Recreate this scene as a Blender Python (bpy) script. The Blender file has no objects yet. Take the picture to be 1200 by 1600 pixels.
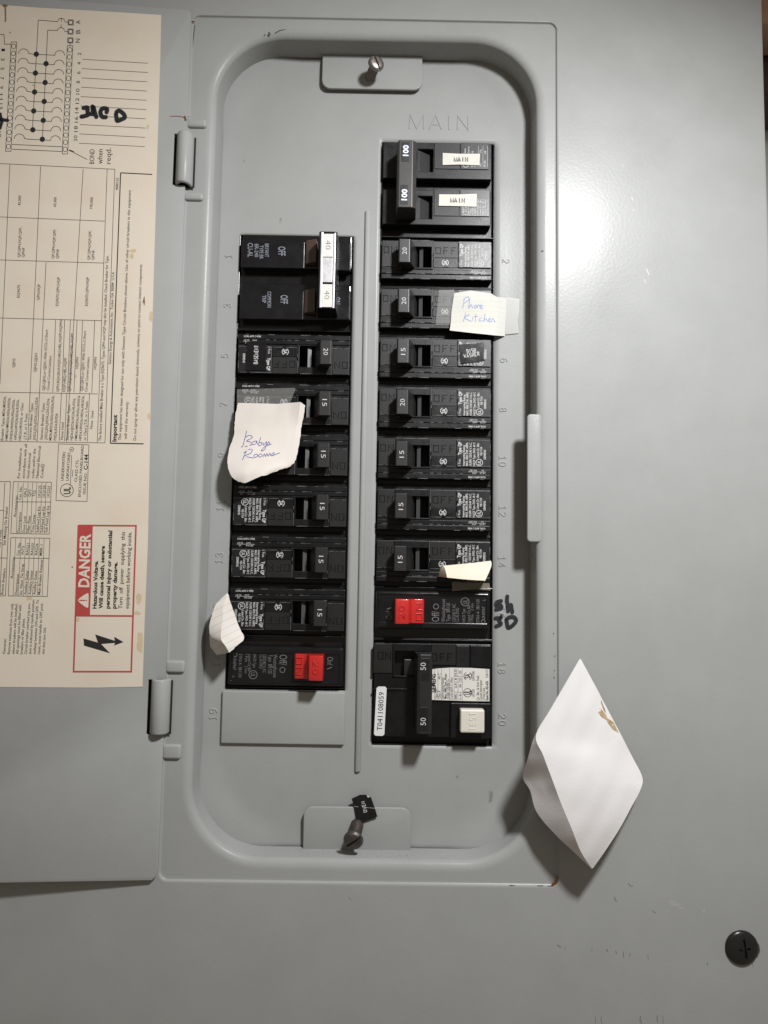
import bpy, bmesh, math, random
from mathutils import Vector, Matrix
random.seed(7)
S = bpy.context.scene
COL = S.collection
# ---------------------------------------------------------------- camera
# panel coordinates in mm: X right, Y down, W out of the panel towards the viewer
CX, CY, CW = 74.1904, 220.8342, 350.0288
FPX = 1150.0
OX, OY = 67.0, 154.0                      # panel point that sits at the world origin

def rotm(rx, ry, rz):
    c, s = math.cos, math.sin
    a = Matrix(((c(rz), -s(rz), 0), (s(rz), c(rz), 0), (0, 0, 1)))
    b = Matrix(((1, 0, 0), (0, c(rx), -s(rx)), (0, s(rx), c(rx))))
    d = Matrix(((c(ry), 0, s(ry)), (0, 1, 0), (-s(ry), 0, c(ry))))
    return a @ b @ d
RM = rotm(-0.0796, -0.0048, 0.0162)

def wp(X, Y, W):
    return Vector(((X - OX) / 1000, -W / 1000, -(Y - OY) / 1000))

def vdir(r):                              # (x, y down, forward) -> world
    return Vector((r[0], r[2], -r[1]))
right, up, back = vdir(RM[0]), -vdir(RM[1]), -vdir(RM[2])
cam = bpy.data.cameras.new('camera')
camo = bpy.data.objects.new('camera', cam)
COL.objects.link(camo)
m = Matrix((right, up, back)).transposed().to_4x4()
m.translation = wp(CX, CY, CW)
camo.matrix_world = m
cam.sensor_fit = 'VERTICAL'
cam.sensor_height = 36
cam.sensor_width = 27
cam.lens = 36 * FPX / 1600
cam.clip_start = 0.01
cam.clip_end = 50
S.camera = camo
# ---------------------------------------------------------------- light
w = bpy.data.worlds.new('World')
S.world = w
w.use_nodes = True
bg = w.node_tree.nodes['Background']
bg.inputs[0].default_value = (1.0, 0.87, 0.73, 1)
bg.inputs[1].default_value = 0.215
ld = bpy.data.lights.new('work_lamp', 'SPOT')     # a torch held up at the right, pointed down across the panel
ld.shadow_soft_size = 0.0275
ld.spot_size = math.radians(128)
ld.spot_blend = 1.0
ld.energy = 14.6
ld.color = (0.985, 0.99, 1.0)
lo = bpy.data.objects.new('work_lamp', ld)
COL.objects.link(lo)
lp = wp(238, -101, 325)
lo.location = lp
lo.rotation_euler = (wp(35, 435, 0) - lp).to_track_quat('-Z', 'Y').to_euler()
S.view_settings.view_transform = 'Standard'
S.view_settings.look = 'None'
S.view_settings.exposure = 0
S.view_settings.gamma = 1
S.view_settings.use_curve_mapping = False
S.render.engine = 'CYCLES'

# ---------------------------------------------------------------- photo pixel -> point on a surface
def ray(px, py):
    q = Vector(((px - 600) / FPX, (py - 800) / FPX, 1))
    d = RM.transposed() @ q
    return Vector((d[0], d[1], -d[2]))

def U(px, py, W):
    d = ray(px, py)
    t = (W - CW) / d[2]
    return (CX + t * d[0], CY + t * d[1])

def U3(px, py, W):
    x, y = U(px, py, W)
    return (x, y, W)
# ---------------------------------------------------------------- materials
MATS = {}

def mat(name, col, rough=0.5, metal=0.0, bump=0.0, bscale=800, var=0.0, vscale=20, spec=0.5, rvar=0.0, coat=0.0):
    mt = bpy.data.materials.new(name)
    mt.use_nodes = True
    nt = mt.node_tree
    p = nt.nodes['Principled BSDF']
    p.inputs['Base Color'].default_value = (*col, 1)
    p.inputs['Roughness'].default_value = rough
    p.inputs['Metallic'].default_value = metal
    p.inputs['Specular IOR Level'].default_value = spec
    p.inputs['Coat Weight'].default_value = coat
    tc = nt.nodes.new('ShaderNodeTexCoord')
    if var:
        n = nt.nodes.new('ShaderNodeTexNoise')
        n.inputs['Scale'].default_value = vscale
        n.inputs['Detail'].default_value = 6
        n.inputs['Roughness'].default_value = 0.65
        nt.links.new(tc.outputs['Object'], n.inputs['Vector'])
        r = nt.nodes.new('ShaderNodeMapRange')
        r.inputs['From Min'].default_value = 0.3
        r.inputs['From Max'].default_value = 0.7
        r.inputs['To Min'].default_value = 1 - var
        r.inputs['To Max'].default_value = 1 + var
        nt.links.new(n.outputs['Fac'], r.inputs['Value'])
        mx = nt.nodes.new('ShaderNodeMix')
        mx.data_type = 'RGBA'
        mx.blend_type = 'MULTIPLY'
        mx.inputs['Factor'].default_value = 1
        mx.inputs[6].default_value = (*col, 1)
        nt.links.new(r.outputs[0], mx.inputs[7])
        nt.links.new(mx.outputs[2], p.inputs['Base Color'])
        if rvar:
            r2 = nt.nodes.new('ShaderNodeMapRange')
            r2.inputs['From Min'].default_value = 0.3
            r2.inputs['From Max'].default_value = 0.7
            r2.inputs['To Min'].default_value = rough - rvar
            r2.inputs['To Max'].default_value = rough + rvar
            nt.links.new(n.outputs['Fac'], r2.inputs['Value'])
            nt.links.new(r2.outputs[0], p.inputs['Roughness'])
    if bump:
        n2 = nt.nodes.new('ShaderNodeTexNoise')
        n2.inputs['Scale'].default_value = bscale
        n2.inputs['Detail'].default_value = 3
        nt.links.new(tc.outputs['Object'], n2.inputs['Vector'])
        b = nt.nodes.new('ShaderNodeBump')
        b.inputs['Strength'].default_value = bump
        b.inputs['Distance'].default_value = 0.0002
        nt.links.new(n2.outputs['Fac'], b.inputs['Height'])
        nt.links.new(b.outputs[0], p.inputs['Normal'])
    MATS[name] = mt
    return mt

mat('panel_paint', (0.30, 0.307, 0.299), 0.29, bump=0.2, bscale=700, var=0.045, vscale=28, rvar=0.05, spec=0.11)
mat('black_plastic', (0.0055, 0.0055, 0.006), 0.36, spec=0.34, bump=0.25, bscale=2200, var=0.25, vscale=160, rvar=0.08)
mat('black_label', (0.008, 0.008, 0.009), 0.36, var=0.2, vscale=300, rvar=0.05)
mat('grey_plastic', (0.0125, 0.012, 0.012), 0.44, spec=0.36, bump=0.3, bscale=2500, var=0.2, vscale=200)
mat('gloss_black', (0.006, 0.006, 0.007), 0.22, bump=0.06, bscale=500, var=0.2, vscale=120, rvar=0.06)
mat('handle_black', (0.016, 0.0155, 0.0155), 0.4, bump=0.2, bscale=1500, var=0.2, vscale=200)
mat('bar_grey', (0.032, 0.029, 0.027), 0.42, bump=0.2, bscale=1500, var=0.2, vscale=200)
mat('gf_label', (0.63, 0.615, 0.57), 0.45, var=0.04, vscale=250)
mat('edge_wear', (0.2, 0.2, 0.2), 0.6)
mat('label_stain', (0.5, 0.4, 0.26), 0.7, var=0.1, vscale=300)
mat('slot_grey', (0.05, 0.05, 0.052), 0.45)
mat('white_print', (0.5, 0.5, 0.49), 0.6)
mat('blue_print', (0.62, 0.66, 0.78), 0.6)
mat('dim_print', (0.16, 0.17, 0.2), 0.6)
mat('grey_print', (0.15, 0.15, 0.15), 0.6)
mat('red_plastic', (0.46, 0.02, 0.018), 0.27, coat=0.3, bump=0.1, bscale=1500, var=0.06, vscale=150)
mat('ivory', (0.64, 0.61, 0.53), 0.4, bump=0.08, bscale=1200, var=0.03, vscale=150)
mat('brown_plastic', (0.07, 0.045, 0.035), 0.4, bump=0.1)
mat('silver_foil', (0.66, 0.66, 0.68), 0.3, metal=0.35, bump=0.25, bscale=300, var=0.08, vscale=300, rvar=0.08)
mat('foil_label', (0.74, 0.72, 0.68), 0.35, metal=0.3, bump=0.2, bscale=400, var=0.06, vscale=250)
mat('sticker_white', (0.67, 0.67, 0.67), 0.5)
mat('sticker_cream', (0.52, 0.5, 0.445), 0.55, var=0.05, vscale=250)
mat('black_ink', (0.012, 0.012, 0.012), 0.55)
mat('marker_ink', (0.01, 0.01, 0.013), 0.5)
mat('blue_ink', (0.05, 0.07, 0.25), 0.6)
mat('pale_blue_ink', (0.15, 0.2, 0.42), 0.6)
mat('red_ink', (0.38, 0.05, 0.045), 0.55, var=0.06, vscale=200)
mat('cover_screw_black', (0.022, 0.021, 0.021), 0.26, metal=0.4, bump=0.2, bscale=900)
mat('screw_steel', (0.24, 0.215, 0.20), 0.36, metal=0.8, bump=0.3, bscale=900, var=0.25, vscale=350, rvar=0.1)
mat('screw_dark', (0.11, 0.095, 0.09), 0.4, metal=0.7, bump=0.3, bscale=900, var=0.3, vscale=350, rvar=0.1)
mat('hole_shade', (0.006, 0.006, 0.006), 0.8)  # near-black colour standing in for the shade inside openings
mat('rust', (0.14, 0.05, 0.018), 0.8, var=0.4, vscale=600)
mat('chip_dark', (0.085, 0.08, 0.075), 0.7, var=0.4, vscale=900)
mat('chip_light', (0.335, 0.335, 0.322), 0.5, var=0.1, vscale=700)
mat('stain_brown', (0.23, 0.11, 0.045), 0.6, var=0.35, vscale=400)
mat('glue_stain', (0.36, 0.27, 0.15), 0.35, var=0.3, vscale=300)
mat('wood_tan', (0.42, 0.26, 0.16), 0.7, bump=0.4, bscale=300, var=0.2, vscale=60)
mat('wood_dark', (0.06, 0.04, 0.035), 0.8, bump=0.4, bscale=300, var=0.3, vscale=60)
mat('wall_paint', (0.72, 0.72, 0.7), 0.7, bump=0.8, bscale=150, var=0.08, vscale=40)
mat('dust', (0.235, 0.225, 0.21), 0.9, var=0.3, vscale=900)


def paper_mat(name, col, stain, amt, fscale=2000, lines=0, lstr=.5, lrot=0, wrinkle=.16):
    mt = bpy.data.materials.new(name)
    mt.use_nodes = True
    nt = mt.node_tree
    p = nt.nodes['Principled BSDF']
    p.inputs['Roughness'].default_value = 0.75
    p.inputs['Specular IOR Level'].default_value = 0.25
    tc = nt.nodes.new('ShaderNodeTexCoord')
    n = nt.nodes.new('ShaderNodeTexNoise')
    n.inputs['Scale'].default_value = 45
    n.inputs['Detail'].default_value = 5
    nt.links.new(tc.outputs['Object'], n.inputs['Vector'])
    r = nt.nodes.new('ShaderNodeMapRange')
    r.inputs['From Min'].default_value = 0.45
    r.inputs['From Max'].default_value = 0.8
    r.inputs['To Max'].default_value = amt
    nt.links.new(n.outputs['Fac'], r.inputs['Value'])
    mx = nt.nodes.new('ShaderNodeMix')
    mx.data_type = 'RGBA'
    mx.inputs[6].default_value = (*col, 1)
    mx.inputs[7].default_value = (*stain, 1)
    nt.links.new(r.outputs[0], mx.inputs['Factor'])
    out = mx.outputs[2]
    if lines:
        wv = nt.nodes.new('ShaderNodeTexWave')
        wv.inputs['Scale'].default_value = lines
        wv.inputs['Distortion'].default_value = 0.3
        wv.bands_direction = 'Z'
        mp = nt.nodes.new('ShaderNodeMapping')
        mp.inputs['Rotation'].default_value = (0, math.radians(lrot), 0)
        nt.links.new(tc.outputs['Object'], mp.inputs['Vector'])
        nt.links.new(mp.outputs[0], wv.inputs['Vector'])
        r3 = nt.nodes.new('ShaderNodeMapRange')
        r3.inputs['From Min'].default_value = 0.93
        r3.inputs['From Max'].default_value = 1.0
        r3.inputs['To Max'].default_value = lstr
        nt.links.new(wv.outputs['Fac'], r3.inputs['Value'])
        m2 = nt.nodes.new('ShaderNodeMix')
        m2.data_type = 'RGBA'
        m2.inputs[7].default_value = (col[0] * 0.6, col[1] * 0.62, col[2] * 0.7, 1)
        nt.links.new(out, m2.inputs[6])
        nt.links.new(r3.outputs[0], m2.inputs['Factor'])
        out = m2.outputs[2]
    nt.links.new(out, p.inputs['Base Color'])
    n2 = nt.nodes.new('ShaderNodeTexNoise')
    n2.inputs['Scale'].default_value = fscale
    n2.inputs['Detail'].default_value = 4
    nt.links.new(tc.outputs['Object'], n2.inputs['Vector'])
    b = nt.nodes.new('ShaderNodeBump')
    b.inputs['Strength'].default_value = 0.3
    b.inputs['Distance'].default_value = 0.0002
    nt.links.new(n2.outputs['Fac'], b.inputs['Height'])
    n3 = nt.nodes.new('ShaderNodeTexNoise')
    n3.noise_type = 'RIDGED_MULTIFRACTAL'
    n3.inputs['Scale'].default_value = 70
    n3.inputs['Detail'].default_value = 3
    n3.inputs['Distortion'].default_value = 0.6
    nt.links.new(tc.outputs['Object'], n3.inputs['Vector'])
    b2 = nt.nodes.new('ShaderNodeBump')
    b2.inputs['Strength'].default_value = wrinkle
    b2.inputs['Distance'].default_value = 0.0006
    nt.links.new(n3.outputs['Fac'], b2.inputs['Height'])
    nt.links.new(b.outputs[0], b2.inputs['Normal'])
    nt.links.new(b2.outputs[0], p.inputs['Normal'])
    MATS[name] = mt
    return mt
paper_mat('label_paper', (0.60, 0.535, 0.445), (0.53, 0.43, 0.3), 0.4, wrinkle=.05)
paper_mat('note_white', (0.63, 0.615, 0.61), (0.59, 0.575, 0.55), 0.5, 900, wrinkle=.28)
paper_mat('note_cream', (0.61, 0.57, 0.53), (0.57, 0.5, 0.41), 0.5)
paper_mat('note_yellow', (0.52, 0.52, 0.485), (0.5, 0.48, 0.4), 0.6, lines=120, lstr=.22, lrot=2)
paper_mat('note_lined', (0.62, 0.585, 0.54), (0.56, 0.52, 0.44), 0.4, lines=95, lstr=.5, lrot=28)
paper_mat('note_torn', (0.64, 0.59, 0.49), (0.57, 0.49, 0.35), 0.4)


def tape_mat(name, tint, alpha, rough):
    mt = bpy.data.materials.new(name)
    mt.use_nodes = True
    nt = mt.node_tree
    p = nt.nodes['Principled BSDF']
    p.inputs['Base Color'].default_value = (*tint, 1)
    p.inputs['Roughness'].default_value = rough
    p.inputs['Alpha'].default_value = alpha
    MATS[name] = mt
tape_mat('clear_tape', (0.5, 0.5, 0.48), 0.12, 0.25)
tape_mat('cloudy_tape', (0.36, 0.36, 0.34), 0.55, 0.4)
tape_mat('yellow_tape', (0.6, 0.55, 0.42), 0.16, 0.3)

# ---------------------------------------------------------------- mesh helpers
class MB:
    def __init__(s):
        s.v, s.f = [], []

    def add(s, vs, fs):
        o = len(s.v)
        s.v += [tuple(v) for v in vs]
        s.f += [tuple(i + o for i in f) for f in fs]

    def quad(s, a, b, c, d):
        s.add([a, b, c, d], [(0, 1, 2, 3)])

    def build(s, name, material, parent=None, smooth=False, org=None):
        if org is None:
            org = ORG.get(parent.name, (0, 0, 0)) if parent else (OX, OY, 0)
        me = bpy.data.meshes.new(name)
        me.from_pydata([((x - org[0]) / 1000, -(c - org[2]) / 1000, -(y - org[1]) / 1000) for x, y, c in s.v], [], s.f)
        bm = bmesh.new()
        bm.from_mesh(me)
        bmesh.ops.recalc_face_normals(bm, faces=bm.faces)
        bm.to_mesh(me)
        bm.free()
        if smooth:
            for p in me.polygons:
                p.use_smooth = True
            if smooth != 'all':
                me.set_sharp_from_angle(angle=math.radians(smooth if smooth > 1 else 38))
        me.materials.append(MATS[material])
        o = bpy.data.objects.new(name, me)
        COL.objects.link(o)
        if parent:
            o.parent = parent
            if parent.type == 'MESH' or parent.parent:
                pass
            ORG[o.name] = org
        else:
            o.location = wp(*org)
            ORG[o.name] = org
        return o
ORG = {}


def tag(o, label=None, cat=None, group=None, kind=None):
    if label: o['label'] = label
    if cat: o['category'] = cat
    if group: o['group'] = group
    if kind: o['kind'] = kind
    return o


def thing(name, label, cat, org, group=None):
    o = bpy.data.objects.new(name, None)
    o.empty_display_size = 0.01
    COL.objects.link(o)
    o.location = wp(*org)
    ORG[o.name] = org
    return tag(o, label, cat, group)


def from_bm(mb, bm):
    bm.verts.index_update()
    mb.add([tuple(v.co) for v in bm.verts], [tuple(v.index for v in f.verts) for f in bm.faces])
    bm.free()


def rbox(mb, a0, a1, b0, b1, c0, c1, r=0.2, seg=2):
    bm = bmesh.new()
    bmesh.ops.create_cube(bm, size=1)
    for v in bm.verts:
        v.co = ((a0 + a1) / 2 + v.co[0] * (a1 - a0), (b0 + b1) / 2 + v.co[1] * (b1 - b0), (c0 + c1) / 2 + v.co[2] * (c1 - c0))
    r = min(r, 0.45 * min(abs(a1 - a0), abs(b1 - b0), abs(c1 - c0)))
    if r > 0:
        bmesh.ops.bevel(bm, geom=list(bm.edges), offset=r, segments=seg, profile=0.5, affect='EDGES')
    from_bm(mb, bm)


def prism(mb, poly, axis, lo_, hi, r=0.0, seg=2):
    """poly 2D extruded along axis: 'b' -> poly is (a,c); 'c' -> poly is (a,b)"""
    bm = bmesh.new()
    def P(p, h):
        return (p[0], h, p[1]) if axis == 'b' else (p[0], p[1], h)
    lo_v = [bm.verts.new(P(p, lo_)) for p in poly]
    hi_v = [bm.verts.new(P(p, hi)) for p in poly]
    n = len(poly)
    bm.faces.new(lo_v[::-1])
    bm.faces.new(hi_v)
    for i in range(n):
        bm.faces.new((lo_v[i], lo_v[(i + 1) % n], hi_v[(i + 1) % n], hi_v[i]))
    bmesh.ops.recalc_face_normals(bm, faces=bm.faces)
    if r:
        es = [e for e in bm.edges if e.calc_face_angle(0) > 0.35]
        bmesh.ops.bevel(bm, geom=es, offset=r, segments=seg, profile=0.5, affect='EDGES', clamp_overlap=True)
    from_bm(mb, bm)


def ring(mb, o, i, c0, c1, r=0.2):
    """rectangular slab o=(a0,a1,b0,b1) with a rectangular hole i"""
    bm = bmesh.new()
    def four(q, c):
        return [bm.verts.new((q[x], q[y], c)) for x, y in ((0, 2), (1, 2), (1, 3), (0, 3))]
    ob, ot, ib, it = four(o, c0), four(o, c1), four(i, c0), four(i, c1)
    for k in range(4):
        j = (k + 1) % 4
        bm.faces.new((ob[k], ob[j], ot[j], ot[k]))
        bm.faces.new((ib[k], ib[j], it[j], it[k]))
        bm.faces.new((ot[k], ot[j], it[j], it[k]))
        bm.faces.new((ob[k], ob[j], ib[j], ib[k]))
    bmesh.ops.recalc_face_normals(bm, faces=bm.faces)
    es = [e for e in bm.edges if e.calc_face_angle(0) > 0.5]
    bmesh.ops.bevel(bm, geom=es, offset=r, segments=2, profile=0.5, affect='EDGES', clamp_overlap=True)
    from_bm(mb, bm)


def rrect(x0, y0, x1, y1, r, n=10):
    pts = []
    for cx, cy, a0 in ((x1 - r, y0 + r, -90), (x1 - r, y1 - r, 0), (x0 + r, y1 - r, 90), (x0 + r, y0 + r, 180)):
        for k in range(n + 1):
            a = math.radians(a0 + 90 * k / n)
            pts.append((cx + r * math.cos(a), cy + r * math.sin(a)))
    return pts


def loft(mb, rings, closed=True):
    o = len(mb.v)
    n = len(rings[0])
    for rg in rings:
        mb.v += rg
    for k in range(len(rings) - 1):
        for i in range(n if closed else n - 1):
            j = (i + 1) % n
            mb.f.append((o + k * n + i, o + k * n + j, o + (k + 1) * n + j, o + (k + 1) * n + i))

# ---------------------------------------------------------------- text
TCACHE = {}

def glyphs(s, off=0.0):
    key = (s, off)
    if key in TCACHE: return TCACHE[key]
    cu = bpy.data.curves.new('t', 'FONT')
    cu.body = s
    cu.size = 1
    cu.resolution_u = 2
    cu.offset = off
    ob = bpy.data.objects.new('t', cu)
    me = ob.to_mesh()
    vs = [(v.co.x, v.co.y) for v in me.vertices]
    fs = [tuple(p.vertices) for p in me.polygons]
    ob.to_mesh_clear()
    bpy.data.objects.remove(ob)
    bpy.data.curves.remove(cu)
    x0 = min(v[0] for v in vs)
    x1 = max(v[0] for v in vs)
    TCACHE[key] = ([((x - x0), y) for x, y in vs], fs, x1 - x0)
    return TCACHE[key]
CAP = max(v[1] for v in glyphs('H')[0])


def text(mb, s, p0, p1, cap, mp, off=0.0):
    """s set along p0 -> p1 (2D, y down), centred on that line, mapped by mp(x, y) -> (X, Y, W)"""
    vs, fs, wd = glyphs(s, off)
    L = math.hypot(p1[0] - p0[0], p1[1] - p0[1])
    d = ((p1[0] - p0[0]) / L, (p1[1] - p0[1]) / L)
    u = (d[1], -d[0])
    k = cap / CAP
    kx = L / wd
    mb.add([mp(p0[0] + d[0] * x * kx + u[0] * (y * k - cap / 2), p0[1] + d[1] * x * kx + u[1] * (y * k - cap / 2)) for x, y in vs], fs)


def catmull(pts, n=6, closed=False):
    if len(pts) < 3: return list(pts)
    out = []
    N = len(pts)
    rng = N if closed else N - 1
    for i in range(rng):
        if closed:
            p = [pts[(i + k) % N] for k in (-1, 0, 1, 2)]
        else:
            p = [pts[max(0, i - 1)], pts[i], pts[i + 1], pts[min(N - 1, i + 2)]]
        for k in range(n):
            t = k / n
            out.append(tuple(0.5 * (2 * p[1][c] + (p[2][c] - p[0][c]) * t + (2 * p[0][c] - 5 * p[1][c] + 4 * p[2][c] - p[3][c]) * t * t + (3 * p[1][c] - p[0][c] - 3 * p[2][c] + p[3][c]) * t ** 3) for c in range(len(pts[0]))))
    if not closed: out.append(tuple(pts[-1]))
    return out


def offsets(pts, closed=False):
    n = len(pts)
    res = []
    for i in range(n):
        a = pts[i - 1] if (i > 0 or closed) else pts[i]
        b = pts[(i + 1) % n] if (i < n - 1 or closed) else pts[i]
        q = pts[i]
        def nn(p, r):
            dx, dy = r[0] - p[0], r[1] - p[1]
            l = math.hypot(dx, dy) or 1e-9
            return (-dy / l, dx / l)
        n1 = nn(a, q) if a != q else nn(q, b)
        n2 = nn(q, b) if b != q else n1
        mx, my = n1[0] + n2[0], n1[1] + n2[1]
        l = math.hypot(mx, my)
        if l < 0.3:
            res.append(n1)
            continue
        mx, my = mx / l, my / l
        k = min(1.6, 1 / max(0.2, mx * n1[0] + my * n1[1]))
        res.append((mx * k, my * k))
    return res


def stroke(mb, pts, wd, mp, closed=False, taper=False, caps=True):
    """flat ink stroke"""
    nr = offsets(pts, closed)
    n = len(pts)
    L, R = [], []
    for i, (p, q) in enumerate(zip(pts, nr)):
        h = wd / 2
        if taper:
            h *= 0.45 + 0.55 * math.sin(math.pi * (0.15 + 0.8 * i / max(1, n - 1)))
        L.append((p[0] + q[0] * h, p[1] + q[1] * h))
        R.append((p[0] - q[0] * h, p[1] - q[1] * h))
    o = len(mb.v)
    mb.v += [mp(*p) for p in L] + [mp(*p) for p in R]
    for i in range(n if closed else n - 1):
        j = (i + 1) % n
        mb.f.append((o + i, o + j, o + n + j, o + n + i))
    if caps and not closed:
        for e, s in ((0, 1), (n - 1, -1)):
            a0 = math.atan2(L[e][1] - pts[e][1], L[e][0] - pts[e][0])
            rr = math.hypot(L[e][0] - pts[e][0], L[e][1] - pts[e][1])
            mb.add([mp(pts[e][0] + rr * math.cos(a0 + s * math.pi * k / 6), pts[e][1] + rr * math.sin(a0 + s * math.pi * k / 6)) for k in range(7)], [tuple(range(7))])


def ridge(mb, pts, wd, ht, mp):
    """embossed line: a low roof-shaped ridge; mp(x, y, h)"""
    nr = offsets(pts)
    o = len(mb.v)
    n = len(pts)
    for k, (f, h) in enumerate(((1, 0), (0.35, ht), (-0.35, ht), (-1, 0))):
        mb.v += [mp(p[0] + q[0] * wd / 2 * f, p[1] + q[1] * wd / 2 * f, h) for p, q in zip(pts, nr)]
    for k in range(3):
        for i in range(n - 1):
            mb.f.append((o + k * n + i, o + k * n + i + 1, o + (k + 1) * n + i + 1, o + (k + 1) * n + i))
    mb.f.append((o, o + n, o + 2 * n, o + 3 * n))
    mb.f.append((o + n - 1, o + 4 * n - 1, o + 3 * n - 1, o + 2 * n - 1))


def arc(cx, cy, rx, ry, a0, a1, n=14):
    return [(cx + rx * math.cos(math.radians(a0 + (a1 - a0) * k / n)), cy + ry * math.sin(math.radians(a0 + (a1 - a0) * k / n))) for k in range(n + 1)]
# stroke alphabet in a 0.6 x 1 box, y up
SF = {
 '0': [arc(.3, .5, .28, .5, 90, 450)], '1': [[(.1, .8), (.32, 1), (.32, 0)], [(.1, 0), (.54, 0)]],
 '2': [arc(.3, .72, .27, .28, 170, -40, 10) + [(.02, 0), (.58, 0)]],
 '3': [arc(.28, .74, .26, .26, 150, -80, 9) + arc(.28, .26, .29, .26, 80, -150, 10)],
 '4': [[(.44, 0), (.44, 1), (.02, .3), (.6, .3)]],
 '5': [[(.54, 1), (.1, 1), (.06, .56)] + arc(.28, .32, .29, .32, 110, -150, 11)],
 '6': [arc(.3, .3, .28, .3, 150, 510, 14), [(.03, .4)] + arc(.42, .5, .4, .5, 160, 80, 6)],
 '7': [[(.02, 1), (.58, 1), (.2, 0)]],
 '8': [arc(.3, .74, .23, .25, 90, 450, 12), arc(.3, .25, .28, .25, 90, 450, 12)],
 '9': [arc(.3, .7, .28, .3, -30, 330, 14), [(.57, .6)] + arc(.18, .5, .4, .5, -20, -100, 6)],
 'M': [[(0, 0), (.02, 1), (.34, 0), (.66, 1), (.68, 0)]], 'A': [[(0, 0), (.3, 1), (.6, 0)], [(.17, .33), (.43, .33)]],
 'I': [[(.3, 0), (.3, 1)]], 'N': [[(.02, 0), (.02, 1), (.58, 0), (.58, 1)]],
 'O': [[(.03, .03), (.03, .97), (.57, .97), (.57, .03), (.03, .03)]], 'F': [[(.05, 0), (.05, 1), (.6, 1)], [(.05, .52), (.45, .52)]],
 'T': [[(.3, 0), (.3, 1)], [(0, 1), (.6, 1)]], 'E': [[(.58, 1), (.05, 1), (.05, 0), (.58, 0)], [(.05, .52), (.45, .52)]],
 'S': [arc(.3, .75, .25, .25, 40, 250, 9) + arc(.3, .25, .26, .26, 80, -140, 9)],
}


def stamped(mb, s, p0, p1, cap, wd, ht, mp, gap=0.3):
    n = len(s)
    L = math.hypot(p1[0] - p0[0], p1[1] - p0[1])
    d = ((p1[0] - p0[0]) / L, (p1[1] - p0[1]) / L)
    u = (d[1], -d[0])
    unit = L / (n * 0.6 + (n - 1) * gap)
    x = 0
    for ch in s:
        for pl in SF[ch]:
            pts = [(p0[0] + d[0] * (x + px) * unit + u[0] * (py - .5) * cap, p0[1] + d[1] * (x + px) * unit + u[1] * (py - .5) * cap) for px, py in pl]
            ridge(mb, pts, wd, ht, mp)
        x += 0.6 + gap


SF.update({'V': [[(0, 1), (.3, 0), (.6, 1)]], 'D': [[(.05, 0), (.05, 1), (.3, 1), (.52, .82), (.57, .5), (.52, .18), (.3, 0), (.05, 0)]], 'H': [[(.05, 0), (.05, 1)], [(.55, 0), (.55, 1)], [(.05, .5), (.55, .5)]],
           'W': [[(0, 1), (.16, 0), (.32, .8), (.48, 0), (.64, 1)]], 'R': [[(.05, 0), (.05, 1), (.4, 1), (.54, .88), (.54, .64), (.4, .5), (.05, .5)], [(.34, .5), (.58, 0)]],
           'B': [[(.05, 0), (.05, 1), (.38, 1), (.5, .88), (.5, .64), (.38, .53), (.05, .53)], [(.38, .53), (.55, .4), (.55, .14), (.4, 0), (.05, 0)]]})


def stext(mb, s, p0, p1, cap, wd, mp, gap=0.28):
    n = len(s)
    L = math.hypot(p1[0] - p0[0], p1[1] - p0[1])
    d = ((p1[0] - p0[0]) / L, (p1[1] - p0[1]) / L)
    u = (d[1], -d[0])
    unit = L / (n * 0.6 + (n - 1) * gap)
    x = 0
    for ch in s:
        for pl in SF[ch]:
            stroke(mb, [(p0[0] + d[0] * (x + a) * unit + u[0] * (b - .5) * cap, p0[1] + d[1] * (x + a) * unit + u[1] * (b - .5) * cap) for a, b in pl], wd, mp, caps=False)
        x += 0.6 + gap


def flat(W):
    return lambda x, y: (x, y, W)


def pflat(W):
    return lambda px, py: U3(px, py, W)


def blob(mb, cx, cy, rx, ry, mp, n=14, rough=0.35, rot=0.0):
    pts = []
    for k in range(n):
        a = 2 * math.pi * k / n
        q = 1 + random.uniform(-rough, rough)
        x, y = rx * q * math.cos(a), ry * q * math.sin(a)
        pts.append(mp(cx + x * math.cos(rot) - y * math.sin(rot), cy + x * math.sin(rot) + y * math.cos(rot)))
    mb.add(pts, [tuple(range(n))])


def plate(mb, poly, W, th=0.08, mp=None):
    """thin flat piece (sticker, tape) with real thickness, outline given through mp(x, y, h)"""
    mp = mp or (lambda x, y, h: (x, y, W + h))
    n = len(poly)
    a = [mp(p[0], p[1], 0) for p in poly]
    b = [mp(p[0], p[1], th) for p in poly]
    mb.add(a + b, [tuple(range(n)), tuple(range(n, 2 * n))] + [(i, (i + 1) % n, n + (i + 1) % n, n + i) for i in range(n)])


def pm(W):
    return lambda px, py, h: U3(px, py, W + h)

# ================================================================ the setting behind the panel
FL = -17.0                                  # dead-front floor
KS = (CW - FL) / (CW + 14.0)                # rows were measured on a plane 14 mm down
def kx(X): return CX + (X - CX) * KS
def ky(Y): return CY + (Y - CY) * KS
def RY(n): return ky(25.4 * n)              # top of breaker row n
mb = MB()
rbox(mb, -500, 700, -500, 800, -112, -104, 0)
tag(mb.build('wall', 'wall_paint'), kind='structure')
mb = MB()
ya = U(1197, 36, -34)[1]; yb = U(1198, 147, -64)[1]
rbox(mb, 262, 330, -330, ya, -60, -34, 1.0)
tag(mb.build('wooden_board', 'wood_tan', org=(296, -64, -60)), 'tan wooden board end beyond the right edge of the panel', 'board')
mb = MB()
rbox(mb, 264, 340, ya - 12, yb, -100, -62, 1.0)
tag(mb.build('wooden_board', 'wood_dark', org=(296, -24, -100)), 'dark brown board under the tan board behind the panel edge', 'board')
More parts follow.
